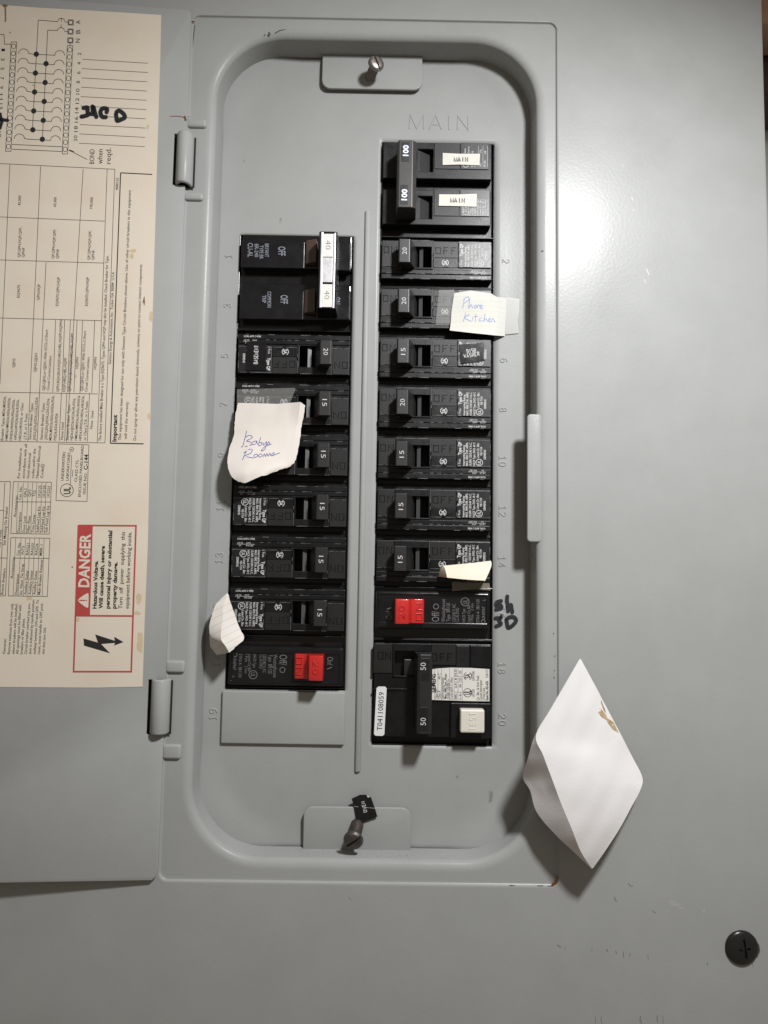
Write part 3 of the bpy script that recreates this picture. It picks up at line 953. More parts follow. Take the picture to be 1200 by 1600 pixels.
for s, x0, y0, x1, y1, o in (('Hazardous Voltage.', 147.8, 951, 150.2, 876, .035), ('Will cause death, severe', 157.3, 951, 160.8, 853, .035), ('personal injury or substantial', 168, 951, 172.4, 829, .035), ('property damage.', 178, 951, 180.6, 878, .035),
                             ('Turn  off  power  supplying  this', 188, 951, 192.4, 831, .006), ('equipment before working inside.', 198.3, 951, 202.6, 831, .006)):
    text(mb, s, (x0, y0), (x1, y1), 5.9, INK, o)
bolt = [(522, 870), (612, 896), (595, 845), (718, 885), (714, 860), (772, 893), (712, 915), (719, 898), (632, 905), (688, 963), (525, 915)]
mb.add([INK(x / 4, 780 + y / 4) for x, y in bolt], [(0, 1, 8, 9, 10), (1, 2, 3, 7, 8), (3, 4, 5, 6, 7)])
mb.build('danger_text', 'black_ink', label)
# marker and stains on the label
mb = MB()
Z = lambda zx, zy: (110 + zx / 10.91, 120 + zy / 10.91)
for pl in ([(225, 530), (290, 525), (292, 590), (310, 640), (250, 665), (190, 678)], [(375, 505), (382, 570), (372, 635)], [(398, 520), (418, 610), (442, 682)],
           [(618, 602), (622, 545), (545, 540), (512, 610), (545, 680), (605, 686)], [(790, 595), (835, 577), (905, 630), (928, 690), (870, 725), (800, 748), (785, 690), (778, 630)]):
    stroke(mb, catmull([Z(*p) for p in pl], 5), 6.6, DM(.34))
for pl in ([(0, 178), (3, 190), (0, 200)], [(-4, 187), (5, 187), (12, 188)]):
    stroke(mb, pl, 5, DM(.34))
mb.build('marker_writing', 'marker_ink', label)
mb = MB()
stroke(mb, [(8, 7.5), (8.3, 14), (8.6, 25), (8.5, 33)], 2.2, DM(.3)); blob(mb, 8, 8.5, 5, 1.8, DM(.31), rough=.3)
for (a, b, rx, ry) in ((16, 50.5, 1, 1), (52, 133, 1, 1), (225, 470, 1.5, 6), (113, 886, 1.2, 1.2)):
    blob(mb, a, b, rx, ry, DM(.3))
mb.build('rust_stain', 'stain_brown', label)
mb = MB()
for (a, b, rx, ry) in ((207, 392, 5, 3), (236, 495, 3, 8), (233, 650, 2.5, 5), (231, 198, 2, 4), (217, 935, 4, 9), (219, 1003, 5, 16), (214, 958, 6, 3), (121, 968, 4, 3), (206, 400, 3, 5), (118, 588, 2, 3), (45, 935, 5, 3)):
    blob(mb, a, b, rx, ry, DM(.21), n=18, rough=.25)
mb.build('yellow_stains', 'label_stain', label)

# ================================================================ circuit breakers
def copy_tree(o, parent=None):
    c = o.copy()
    COL.objects.link(c)
    c.parent = parent
    for ch in o.children:
        copy_tree(ch, c)
    return c
XL, XR, BW = kx(0), kx(71.7), 58.4 * KS
DZ = -8.0                                   # breaker faces stand only a little above the dead front
# ---- one-pole breaker, local frame: u right, v down from the middle of its slot, h above the dead front
def qp_breaker():
    root = thing('circuit_breaker', 'x', 'circuit breaker', (OX, OY, 0))
    root.location = (0, 0, 0)
    ORG[root.name] = (29.2, 13.6, 0)      # face details are drawn 0.75 mm low
    slot = (16.6, 26.2, 7.0, 17.9)
    mb = MB()
    ring(mb, (0.25, 58.15, 1.2, 26.0), (16.0, 26.8, 6.4, 18.5), -8, 2.6, 0.25)
    for q in (.03, 57.9):
        rbox(mb, q, q + .47, .98, 26.22, -8, 5.15, .12)
    for q in (.98, 25.8):
        rbox(mb, .5, 57.9, q, q + .42, -8, 3.1, .12)
    ring(mb, (1.0, 56.9, 3.5, 23.8), slot, 2.0, 7.2, 0.3)
    rbox(mb, 15, 28, 5.5, 19.5, -8, -7, 0)
    mb.build('body', 'black_plastic', root)
    mb = MB(); rbox(mb, 1.2, 9.35, 3.75, 17.2, 7.0, 7.55, 0.15); mb.build('on_plate', 'grey_plastic', root)
    mb = MB(); ring(mb, (9.55, 27.0, 3.65, 18.6), (slot[0] + .1, slot[1] - .1, slot[2] + .1, slot[3] - .1), 7.0, 8.2, 0.22); mb.build('handle_bezel', 'black_plastic', root)
    mb = MB(); rbox(mb, 27.2, 39.6, 3.8, 12.3, 7.0, 7.5, 0.12); off = mb.build('off_plate', 'grey_plastic', root)
    mb = MB(); rbox(mb, 27.2, 39.6, 12.45, 17.3, 7.0, 7.6, 0.12); mb.build('logo_plate', 'black_plastic', root)
    mb = MB(); rbox(mb, 40.0, 56.5, 3.9, 17.3, 7.0, 8.0, 0.15); lab = mb.build('rating_label', 'black_label', root)
    mb = MB(); rbox(mb, 0.9, 56.7, 18.75, 20.9, 7.0, 7.75, 0.2); mb.build('lower_strip', 'black_plastic', root)
    mb = MB(); rbox(mb, 0.9, 56.7, 21.1, 23.6, 7.0, 7.6, 0.25); mb.build('edge_strip', 'black_plastic', root)
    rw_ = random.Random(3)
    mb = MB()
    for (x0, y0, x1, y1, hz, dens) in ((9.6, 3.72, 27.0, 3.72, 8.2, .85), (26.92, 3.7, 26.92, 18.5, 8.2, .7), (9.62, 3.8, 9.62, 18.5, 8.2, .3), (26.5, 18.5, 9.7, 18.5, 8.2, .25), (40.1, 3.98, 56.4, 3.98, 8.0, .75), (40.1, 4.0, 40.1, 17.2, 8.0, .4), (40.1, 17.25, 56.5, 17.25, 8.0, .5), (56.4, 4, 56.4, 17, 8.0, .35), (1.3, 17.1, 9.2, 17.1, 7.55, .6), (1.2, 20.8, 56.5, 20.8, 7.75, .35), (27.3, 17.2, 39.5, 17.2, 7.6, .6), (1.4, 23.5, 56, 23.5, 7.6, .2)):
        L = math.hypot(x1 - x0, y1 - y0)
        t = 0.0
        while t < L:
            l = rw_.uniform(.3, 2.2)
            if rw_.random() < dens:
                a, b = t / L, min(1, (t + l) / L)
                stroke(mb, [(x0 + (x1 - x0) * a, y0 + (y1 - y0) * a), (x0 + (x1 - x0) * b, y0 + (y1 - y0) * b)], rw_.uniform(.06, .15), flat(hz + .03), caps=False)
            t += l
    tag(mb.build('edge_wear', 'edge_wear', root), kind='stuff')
    # slanted web inside the slot
    mb = MB(); prism(mb, [(20.2, 4.5), (22.0, 4.5), (22.0, 6.6), (20.2, 6.0)], 'b', 7.0, 17.9); mb.build('slot_web', 'slot_grey', root)
    # toggle leaning to the left
    mb = MB(); prism(mb, [(14.6, 2.0), (20.0, 2.0), (15.3, 15.6), (14.8, 16.0), (9.7, 16.0), (9.3, 15.5), (11.4, 7.6)], 'b', 6.6, 18.6, 0.22); h = mb.build('handle', 'handle_black', root)
    # raised letters
    mb = MB()
    fl = lambda hh: (lambda x, y, q: (x, y, hh + q))
    stamped(mb, 'ON', (2.0, 8.6), (8.4, 8.6), 3.4, 0.5, 0.13, fl(7.55), gap=.28)
    stamped(mb, 'OFF', (28.2, 8.6), (38.9, 8.6), 3.4, 0.5, 0.13, fl(7.5), gap=.28)
    mb.build('embossed_letters', 'black_plastic', root)
    mb = MB()
    P = flat(8.06)
    text(mb, '1 Pole', (41.2, 17.0), (41.2, 13.6), 1.15, P)
    text(mb, 'Type QP', (41.3, 11.5), (41.3, 5.0), 1.5, P, .03)
    for s, x, a, b in (('Interrupting Rating', 43.3, 17.0, 6.6), ('MAX. RMS SYM. AMPS.', 44.9, 17.0, 5.2), ('10,000 120/240 V.A.C.', 46.6, 17.0, 5.2), ('HACR Type, SWD, 40 C', 48.4, 17.0, 5.2), ('Listed Cir. Bkr.', 50.3, 13.0, 5.2), ('NE-7154', 51.9, 11.6, 7.4), ('SIEMENS', 53.7, 13.6, 8.8)):
        text(mb, s, (x, a), (x, b), 1.1, P, .015)
    stroke(mb, arc(51.0, 15.2, 1.65, 1.65, 0, 342, 19), .28, P, closed=True)
    text(mb, 'UL', (51.0, 16.2), (51.0, 14.2), 1.5, P, .02)
    mb.build('rating_print', 'white_print', lab)
    mb = MB()
    P = flat(7.66)
    stroke(mb, arc(33.2, 14.9, 1.6, 1.6, -60, 60, 10), .3, P); stroke(mb, arc(33.2, 14.9, 1.6, 1.6, 120, 240, 10), .3, P)
    text(mb, 'SA', (33.2, 16.0), (33.2, 13.8), 1.7, P, .03)
    mb.build('approval_mark', 'white_print', root)
    mb = MB()
    text(mb, 'CU/AL 60/75 C WIRE', (54.2, 22.5), (45.6, 22.5), .85, flat(7.66), .02)
    P = flat(7.81)
    text(mb, 'AWG', (49.8, 20.45), (47.6, 20.45), .75, P); text(mb, '14-10', (54.0, 20.45), (51.4, 20.45), .75, P)
    text(mb, 'IN-LBS', (49.8, 19.2), (46.2, 19.2), .75, P); text(mb, '20', (53.4, 19.2), (52.2, 19.2), .75, P)
    stroke(mb, [(54.4, 19.85), (45.6, 19.85)], .14, P, caps=False)
    mb.build('wire_print', 'white_print', root)
    return root, h
qp, qph = qp_breaker()
NUMM = {}
for s in ('15', '20'):
    mb = MB()
    text(mb, s, (12.3, 14.6), (12.3, 11.1), 2.2, flat(16.06), -.004)
    o = mb.build('amp_number', 'white_print', None, org=(29.2, 13.6, 0))
    NUMM[s] = o.data
    bpy.data.objects.remove(o)
GL, GR = 'single breakers in the left row', 'single breakers in the right row'
QPS = [('R', 2, '20', 'black 20 amp breaker just below the breaker tagged with two MAIN stickers'),
       ('R', 3, '20', 'black 20 amp breaker partly under the taped phone and kitchen note'),
       ('R', 4, '15', 'black 15 amp breaker carrying the crumpled dish washer sticker'),
       ('R', 5, '20', 'uncovered black 20 amp breaker beside stamped number 8'),
       ('R', 6, '15', 'black 15 amp breaker directly below the uncovered 20 amp breaker'),
       ('R', 7, '15', 'black 15 amp breaker directly above the one with curled blank paper'),
       ('R', 8, '15', 'black 15 amp breaker beside stamped number 14 with curled blank paper'),
       ('L', 4, '20', 'black 20 amp breaker carrying the black basement sticker'),
       ('L', 5, '15', 'black 15 amp breaker under the top of the babys rooms note'),
       ('L', 6, '15', 'black 15 amp breaker mostly hidden behind the babys rooms note'),
       ('L', 7, '15', 'black 15 amp breaker beside stamped number 11 below the babys rooms note'),
       ('L', 8, '15', 'black 15 amp breaker directly above the one with the torn lined slip'),
       ('L', 9, '15', 'black 15 amp breaker with a torn curled paper slip at its outer end')]
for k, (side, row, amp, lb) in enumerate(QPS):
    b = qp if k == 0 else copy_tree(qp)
    x = (XL if side == 'L' else XR) + BW / 2
    b.location = wp(x, RY(row + .5) - (.7 if side == 'L' else 0), FL - 5)
    b.scale = (KS, 1, KS)
    b.rotation_euler = (0, math.pi if side == 'L' else 0, 0)
    tag(b, lb, 'circuit breaker', GL if side == 'L' else GR)
for k, b in enumerate([o for o in COL.objects if o.name.startswith('circuit_breaker') and o.type == 'EMPTY']):
    amp = QPS[k][2]
    hd = [c for c in b.children if c.name.startswith('handle') and not c.name.startswith('handle_')][0]
    o = bpy.data.objects.new('amp_number', NUMM[amp])
    COL.objects.link(o)
    o.parent = hd

# ---- helper for breakers measured straight off the photo
def mk(x0, y0, s):
    return lambda zx, zy: (x0 + zx / s, y0 + zy / s)
def pq(Z, zx, zy, W):
    return U(*Z(zx, zy), W + DZ)
def pbox(mb, Z, a, b, c, d, w0, w1, r=.2):
    x0, y0 = pq(Z, a, b, w1); x1, y1 = pq(Z, c, d, w1)
    rbox(mb, x0, x1, y0, y1, w0, w1, r)
    return x0, x1, y0, y1
def rect(Z, a, b, c, d, W):
    x0, y0 = pq(Z, a, b, W); x1, y1 = pq(Z, c, d, W)
    return (x0, x1, y0, y1)
def ptext(mb, s, Z, p0, p1, cap, W, off=0.0):
    """cap in mm"""
    text(mb, s, pq(Z, *p0, W), pq(Z, *p1, W), cap, flat(W), off)

# ---- double-pole main
mainb = thing('main_breaker', 'black 100 amp double main breaker at the top with a tie bar handle', 'circuit breaker', (XR + BW / 2, RY(1), FL))
Z = mk(590, 205, 6.316)
mb = MB()
rbox(mb, XR + .25, XR + BW - .25, RY(0) + .3, RY(2) - .3, -22, -11.6, .3)
ring(mb, (XR + .03, XR + BW - .03, RY(0) + .05, RY(2) - .05), (XR + .5, XR + BW - .5, RY(0) + .5, RY(2) - .5), -22, -8.8, .12)
for o_, i_ in (((58, 104, 1124, 480), (402, 176, 546, 400)), ((54, 572, 1116, 936), (402, 640, 536, 864))):
    ring(mb, rect(Z, *o_, -6), rect(Z, *i_, -6), -12, -6, .35)
mb.build('body', 'black_plastic', mainb)
for a in ((402, 176, 546, 400), (402, 640, 536, 864)):
    x0, x1, y0, y1 = rect(Z, *a, -6)
    mb = MB(); prism(mb, [(x0, -11), (x1, -11), (x1, -10.6), (x0 + .8, -7.2), (x0, -7.2)], 'b', y0, y1); mb.build('slot_web', 'grey_plastic', mainb)
for a in ((562, 112, 810, 374), (560, 578, 806, 838)):
    mb = MB(); pbox(mb, Z, *a, -6.3, -5.6, .15); mb.build('face_plate', 'grey_plastic', mainb)
for a in ((820, 112, 1098, 378), (816, 576, 1106, 842)):
    mb = MB(); pbox(mb, Z, *a, -6.3, -5.5, .15); mb.build('rating_label', 'black_label', mainb)
mb = MB()
W = -5.42
for x, y0, y1, s in ((862, 215, 172, 'Issue'), (897, 215, 150, 'Breaker Type'), (937, 215, 195, 'PE'), (1018, 215, 180, '7%'), (1062, 225, 195, '18'), (930, 352, 325, 'EQ'), (960, 352, 325, 'CU'), (1015, 350, 318, 'AWG'), (1058, 352, 290, 'IN LBS')):
    ptext(mb, s, Z, (x, y0), (x, y1), .9, W, .01)
for x in (995, 1040, 1085):
    a, b = pq(Z, x, 145, W), pq(Z, x, 352, W); stroke(mb, [a, b], .14, flat(W), caps=False)
stroke(mb, arc(*pq(Z, 870, 330, W), 1.4, 1.4, 0, 342, 19), .25, flat(W), closed=True)
for x, s in ((845, 'CURRENT RATING'), (870, '3 (7.6 CY'), (893, 'Interrupting'), (915, 'Max. RMS'), (938, '10,000 Amps'), (962, '120/240'), (988, 'SWD HACR Type'), (1013, 'Listed Cir. Bkr'), (1037, 'Issue No. NE-1'), (1060, 'Circuit Breaker'), (1085, '& Enclosures, Inc.')):
    ptext(mb, s, Z, (x, 832), (x, 672), .95, W, .01)
mb.build('rating_print', 'white_print', mainb)
mb = MB()
x0, y0 = pq(Z, 203, 84, 7); x1, y1 = pq(Z, 372, 752, 7)
prism(mb, [(x0 - .6, -7), (x1 + .9, -7), (x1 + .2, 5.6), (x1 - 1.6, 7), (x0 + .6, 7), (x0, 6.3)], 'b', y0, y1, .3)
for (a, b) in ((130, 385), (590, 850)):
    yy0, yy1 = pq(Z, 300, a, -6)[1], pq(Z, 300, b, -6)[1]
    rbox(mb, x0 + .2, x1 + .6, yy0 + 2, yy1 - 2, -10, -4.5, .4)
tie = mb.build('tie_bar_handle', 'bar_grey', mainb)
for a in ((236, 108, 312, 300), (222, 528, 300, 722)):
    mb = MB(); pbox(mb, Z, *a, 6.6, 7.1, .1); mb.build('number_window', 'black_label', tie)
mb = MB()
ptext(mb, '100', Z, (276, 245), (280, 136), 2.6, 7.16, .035)
ptext(mb, '100', Z, (262, 682), (267, 570), 2.6, 7.16, .035)
mb.build('amp_number', 'blue_print', tie)

# ---- double-pole ground fault breaker
gf = thing('ground_fault_breaker', 'black 50 amp double breaker with white test button and serial sticker', 'circuit breaker', (XR + BW / 2, RY(11), FL))
Z = mk(570, 1000, 5.217)
mb = MB()
rbox(mb, XR + .25, XR + BW - .25, RY(10) + .3, RY(12) - .3, -22, -11.6, .3)
ring(mb, (XR + .03, XR + BW - .03, RY(10) + .05, RY(12) - .05), (XR + .5, XR + BW - .5, RY(10) + .5, RY(12) - .5), -22, -8.8, .12)
ring(mb, rect(Z, 82, 22, 1026, 800, -6), rect(Z, 238, 85, 530, 300, -6), -12, -6.2, .35)
pbox(mb, Z, 72, 390, 398, 415, -6.3, -5.6, .2)
mb.build('body', 'black_plastic', gf)
mb = MB(); pbox(mb, Z, 74, 30, 222, 270, -6.4, -5.6, .15); mb.build('on_plate', 'grey_plastic', gf)
mb = MB(); pbox(mb, Z, 545, 30, 742, 205, -6.4, -5.6, .15); mb.build('off_plate', 'grey_plastic', gf)
mb = MB(); pbox(mb, Z, 746, 45, 850, 222, -6.4, -5.2, .2); mb.build('face_plate', 'black_label', gf)
mb = MB(); pbox(mb, Z, 862, 45, 1026, 225, -6.4, -5.4, .2); mb.build('face_plate', 'black_plastic', gf)
mb = MB(); ring(mb, rect(Z, 232, 28, 540, 302, -5.2), rect(Z, 246, 88, 528, 296, -5.2), -6.4, -5.2, .2); mb.build('handle_bezel', 'black_plastic', gf)
mb = MB()
fl = lambda hh: (lambda x, y, q: (x, y, hh + q))
stamped(mb, 'ON', pq(Z, 108, 127, -5.6), pq(Z, 212, 127, -5.6), 3.6, .5, .25, fl(-5.6), gap=.25)
stamped(mb, 'OFF', pq(Z, 550, 140, -5.6), pq(Z, 712, 140, -5.6), 3.6, .5, .25, fl(-5.6), gap=.35)
mb.build('embossed_letters', 'black_plastic', gf)
mb = MB()
x0, y0 = pq(Z, 432, 118, 7); x1, y1 = pq(Z, 542, 768, 7)
prism(mb, [(x0 - 1.2, -7), (x1 + .8, -7), (x1 + .2, 6.4), (x1 - .5, 7), (x0 + 1.2, 7), (x0, 5.8)], 'b', y0, y1, .3)
rbox(mb, x0 - 6, x0 + 1, y0 + 4, y0 + 13, -11.5, -8, .5)
tie = mb.build('tie_bar_handle', 'handle_black', gf)
for a in ((460, 148, 526, 335), (450, 548, 516, 742)):
    mb = MB(); pbox(mb, Z, *a, 6.6, 7.1, .12); mb.build('number_window', 'black_label', tie)
mb = MB()
ptext(mb, '50', Z, (476, 246), (476, 184), 2.5, 7.16, .0)
ptext(mb, '50', Z, (476, 696), (476, 634), 2.5, 7.16, .0)
mb.build('amp_number', 'white_print', tie)
# test button in its block
mb = MB(); x0, x1, y0, y1 = pbox(mb, Z, 700, 512, 1026, 806, -6.4, -4.4, .4); mb.build('button_block', 'black_plastic', gf)
mb = MB(); pbox(mb, Z, 780, 568, 976, 760, -5, 0.4, .7); tb = mb.build('test_button', 'ivory', gf)
mb = MB()
stamped(mb, 'TEST', pq(Z, 878, 738, .4), pq(Z, 878, 590, .4), 2.9, .42, .22, fl(.38), gap=.3)
mb.build('test_lettering', 'ivory', tb)
# rating label
mb = MB()
W = -5.2
poly = [pq(Z, *p, W) for p in ((547, 240), (600, 232), (700, 226), (860, 228), (1016, 238), (1016, 500), (860, 498), (547, 488))]
plate(mb, poly, W - .4, .4)
gl = mb.build('rating_label', 'gf_label', gf)
mb = MB()
W = -5.14
for s, x, a, b, cp, o in (('SIEMENS', 558, 430, 275, 2.3, .03), ('Type QPF', 582, 478, 395, 1.2, 0), ('Class A', 608, 478, 412, 1.2, 0), ('40 C', 608, 320, 270, 1.2, 0), ('Interrupting Rating', 634, 478, 305, 1.2, 0), ('Max. RMS Sym. Amps', 657, 478, 275, 1.2, .01),
                      ('10,000 120/240 V~', 680, 478, 315, 1.2, 0), ('Cu/Al 60/75 C Wire', 708, 485, 305, 1.2, 0), ('AWG', 742, 485, 440, 1.2, .01), ('6-4', 742, 388, 355, 1.1, .01), ('8', 742, 325, 312, 1.1, .01), ('14-10', 742, 290, 240, 1.1, .01),
                      ('in. lbs', 778, 485, 435, 1.1, 0), ('36', 778, 388, 360, 1.1, .01), ('25', 778, 332, 308, 1.1, .01), ('20', 778, 275, 250, 1.1, .01), ('LISTED', 884, 465, 400, 1.3, 0), ('LR47506', 884, 330, 255, 1.3, 0), ('Cir. Bkr. & Grd. Fault', 921, 492, 290, 1.3, 0),
                      ('Circuit Interrupter', 945, 492, 325, 1.3, 0), ('2 Pole Unit', 970, 492, 390, 1.3, 0), ('Issue No. AD-650', 996, 492, 335, 1.3, .02), ('E30117', 996, 305, 240, 1.2, 0), ('UL', 838, 447, 412, 3.2, .03), ('SA', 838, 312, 275, 2.6, .02)):
    ptext(mb, s, Z, (x, a), (x, b), cp, W, o)
for pts in (((570, 240), (570, 488)), ((596, 238), (596, 488)), ((626, 234), (626, 488)), ((692, 230), (692, 490)), ((728, 230), (728, 492)), ((760, 230), (760, 492)), ((795, 230), (795, 494)), ((728, 425), (795, 425)), ((728, 342), (795, 342)), ((728, 296), (795, 296))):
    stroke(mb, [pq(Z, *p, W) for p in pts], .13, flat(W), caps=False)
stroke(mb, arc(*pq(Z, 838, 430, W), 2.0, 2.0, 0, 342, 19), .25, flat(W), closed=True)
for a0 in (-60, 120):
    stroke(mb, arc(*pq(Z, 840, 294, W), 1.9, 1.9, a0, a0 + 120, 10), .3, flat(W))
mb.build('rating_print', 'black_ink', gl)
# serial sticker
mb = MB()
W = -5.3
c4 = [pq(Z, *p, W) for p in ((96, 380), (179, 380), (159, 782), (74, 780))]
pp = []
for i in range(4):
    p, a, b = c4[i], c4[i - 1], c4[(i + 1) % 4]
    for q in (a, b):
        l = math.hypot(q[0] - p[0], q[1] - p[1])
        pp.append((p[0] + (q[0] - p[0]) / l * .8, p[1] + (q[1] - p[1]) / l * .8))
plate(mb, pp, W - .3, .3)
ss = mb.build('serial_sticker', 'sticker_white', gf)
mb = MB()
ptext(mb, 'T041108059', Z, (120, 738), (136, 425), 2.5, W + .06, .0)
mb.build('serial_number', 'black_ink', ss)

# ---- double-pole 40 amp breaker
br = thing('double_breaker', 'glossy black 40 amp double breaker with silver faced tie bar handle', 'circuit breaker', (XL + BW / 2, RY(3), FL))
Z = mk(320, 340, 4.615)
mb = MB()
rbox(mb, XL + .25, XL + BW - .25, RY(2) + .3, RY(4) - .5, -22, -11.4, .3)
ring(mb, (XL + .03, XL + BW - .03, RY(2) + .05, RY(4) - .7), (XL + .5, XL + BW - .5, RY(2) + .5, RY(4) - 1.2), -22, -8.8, .12)
for o_ in ((274, 118, 1060, 372), (264, 472, 1052, 742)):
    x0, x1, y0, y1 = rect(Z, *o_, -6.4)
    rbox(mb, x0, x1, y0, y1, -12, -6.4, .8, 3)
mb.build('body', 'gloss_black', br)
for a in ((266, 168, 716, 366), (256, 522, 708, 736)):
    mb = MB(); pbox(mb, Z, *a, -7, -5.9, .25); mb.build('face_plate', 'gloss_black', br)
for a in ((948, 170, 1052, 384), (940, 522, 1046, 738)):
    mb = MB(); pbox(mb, Z, *a, -7, -4.6, .6); mb.build('end_block', 'gloss_black', br)
for a in ((728, 162, 806, 332), (718, 518, 796, 686)):
    x0, x1, y0, y1 = rect(Z, *a, -4)
    mb = MB(); prism(mb, [(x0 - .5, -7), (x1, -7), (x1, -2.0), (x0 + 1, -4.0), (x0, -4.8)], 'b', y0, y1, .4)
    mb.build('rocker', 'brown_plastic', br)
mb = MB()
W = -5.84
for s, x, a, b, cp in (('OFF', 555, 208, 275, 3.6), ('BRYANT', 447, 188, 285, 1.9), ('TYPE BR', 408, 200, 298, 1.9), ('BR-240', 373, 190, 285, 1.9), ('CU-AL', 328, 182, 285, 2.6), ('OFF', 572, 558, 622, 3.6), ('COMMON', 465, 532, 648, 1.9), ('TRIP', 428, 560, 615, 1.9)):
    ptext(mb, s, Z, (x, a), (x, b), cp, W, .02)
mb.build('face_print', 'dim_print', br)
mb = MB()
text(mb, 'ON', pq(Z, 957, 572, -4.5), pq(Z, 957, 625, -4.5), 2.6, flat(-4.5), .02)
mb.build('on_print', 'dim_print', br)
mb = MB()
x0, y0 = pq(Z, 826, 97, 8); x1, y1 = pq(Z, 940, 655, 8)
prism(mb, [(x0 - 1.2, -7), (x1 + .6, -7), (x1 + .3, 7.2), (x1 - .3, 8), (x0 + .4, 8), (x0 - .1, 7.4)], 'b', y0, y1, .35)
tie = mb.build('tie_bar_handle', 'gloss_black', br)
yo = (y1 - y0)
mb = MB(); rbox(mb, x0 + .9, x0 + 2.0, y0 + .5, y1 - .3, 7.8, 8.25, .2)
mb.build('foil_strip', 'silver_foil', tie)
mb = MB(); rbox(mb, x1 - 1.5, x1 - .5, y0 + .9, y1 - .1, 7.8, 8.25, .2)
mb.build('foil_strip', 'silver_foil', tie)
for k, (t0, t1) in enumerate(((.035, .335), (.345, .665), (.69, .985))):
    mb = MB(); rbox(mb, x0 + 2.1, x1 - 1.75, y0 + yo * t0, y0 + yo * t1, 7.8, 8.12 if k != 1 else 8.3, .1)
    mb.build('foil_label', 'silver_foil' if k == 1 else 'foil_label', tie)
mb = MB()
xm = (x0 + 2.1 + x1 - 1.75) / 2
for t0, t1 in ((.12, .24), (.77, .885)):
    text(mb, '40', (xm, y0 + yo * t0), (xm, y0 + yo * t1), 2.5, flat(8.18), -.012)
mb.build('amp_number', 'grey_print', tie)

# ---- breakers with red handles
rb = thing('red_handle_breaker', 'x', 'circuit breaker', (XR + BW / 2, RY(9.5), FL))
Z = mk(570, 905, 4.8)
mb = MB()
rbox(mb, XR + .25, XR + BW - .25, RY(9) + .3, RY(10) - .3, -22, -11.6, .3)
ring(mb, (XR + .03, XR + BW - .03, RY(9) + .05, RY(10) - .05), (XR + .5, XR + BW - .5, RY(9) + .5, RY(10) - .5), -22, -8.8, .12)
x0, x1, y0, y1 = rect(Z, 86, 84, 940, 385, -5.8)
rbox(mb, x0, x1, y0, y1, -12, -5.8, 1.0, 3)
mb.build('body', 'gloss_black', rb)
mb = MB()
xi0, xi1, yi0, yi1 = rect(Z, 122, 110, 900, 345, -5.6)
ring(mb, (x0 + .9, x1 - .9, y0 + .9, y1 - .9), (x0 + 1.9, x1 - 1.9, y0 + 1.9, y1 - 3.4), -6.2, -5.35, .3)
mb.build('face_rim', 'gloss_black', rb)
x0, y0 = pq(Z, 226, 148, 0); x1, y1 = pq(Z, 446, 335, 0)
xm = pq(Z, 322, 240, 2)[0]
mb = MB()
prism(mb, [(x0, -7), (x1, -7), (x1, -3.0), (x1 - .7, -2.2), (xm + 3.6, -1.9), (xm + 2.0, -1.0), (xm + 1.1, .8), (xm + .4, 3.6), (x0 + .6, 4.0), (x0, 3.4)], 'b', y0, y1, .35, 3)
rh = mb.build('handle', 'red_plastic', rb, smooth=30)
mb = MB()
stamped(mb, '20', ((x0 + xm) / 2 + .2, y1 - 2.6), ((x0 + xm) / 2 + .2, y0 + 3.2), 2.8, .45, .35, fl(3.78), gap=.35)
xo = (xm + 4.2 + x1) / 2 - .4
stamped(mb, 'ON', (xo, y1 - 1.5), (xo, y0 + 1.9), 2.9, .5, .5, lambda x, y, q: (x, y, -1.95 - (x - xm - 3.6) * .1 + q), gap=.3)
mb.build('handle_lettering', 'red_plastic', rh)
mb = MB()
W = -5.74
for s, x, a, b, cp in (('Off/', 530, 318, 240, 6.0), ('Westinghouse', 588, 320, 150, 3.0), ('Type  BR120', 625, 318, 178, 3.0), ('120/240 V AC', 668, 318, 185, 2.6), ('Cu Al SWD', 694, 318, 215, 2.6), ('HACR Type', 742, 322, 222, 2.4), ('Listed Cir Bkr', 780, 322, 190, 2.4), ('1 Pole', 804, 322, 265, 2.2), ('2 mm', 804, 235, 180, 2.2), ('STK0-4- 3B1120', 848, 325, 150, 2.4), ('LR40967', 890, 300, 205, 2.4), ('L', 895, 160, 148, 2.2), ('On/', 180, 300, 240, 4.6)):
    ptext(mb, s, Z, (x, a), (x, b), cp * .62, W, -.006)
stroke(mb, arc(*pq(Z, 534, 205, W), 1.25, 1.25, 0, 342, 19), .28, flat(W), closed=True)
stroke(mb, arc(*pq(Z, 752, 170, W), 2.0, 2.0, 0, 342, 19), .28, flat(W), closed=True)
ptext(mb, 'UL', Z, (752, 185), (752, 155), 2.2, W)
stroke(mb, arc(*pq(Z, 888, 318, W), .9, .9, 0, 342, 19), .25, flat(W), closed=True)
stroke(mb, [pq(Z, 168, 225, W), pq(Z, 200, 212, W)], .3, flat(W))
mb.build('face_print', 'grey_print', rb)
tag(rb, 'red handled 20 amp breaker beside the black marker writing', 'circuit breaker', 'breakers with red handles')
r2 = copy_tree(rb)
r2.location = wp(XL + BW / 2, RY(10.5) - .8, FL)
r2.rotation_euler = (0, math.pi, 0)
tag(r2, 'red handled 20 amp breaker just above the blank filler plate', 'circuit breaker', 'breakers with red handles')

for o in (mainb, gf, br, rb, r2):
    o.location.y -= DZ / 1000

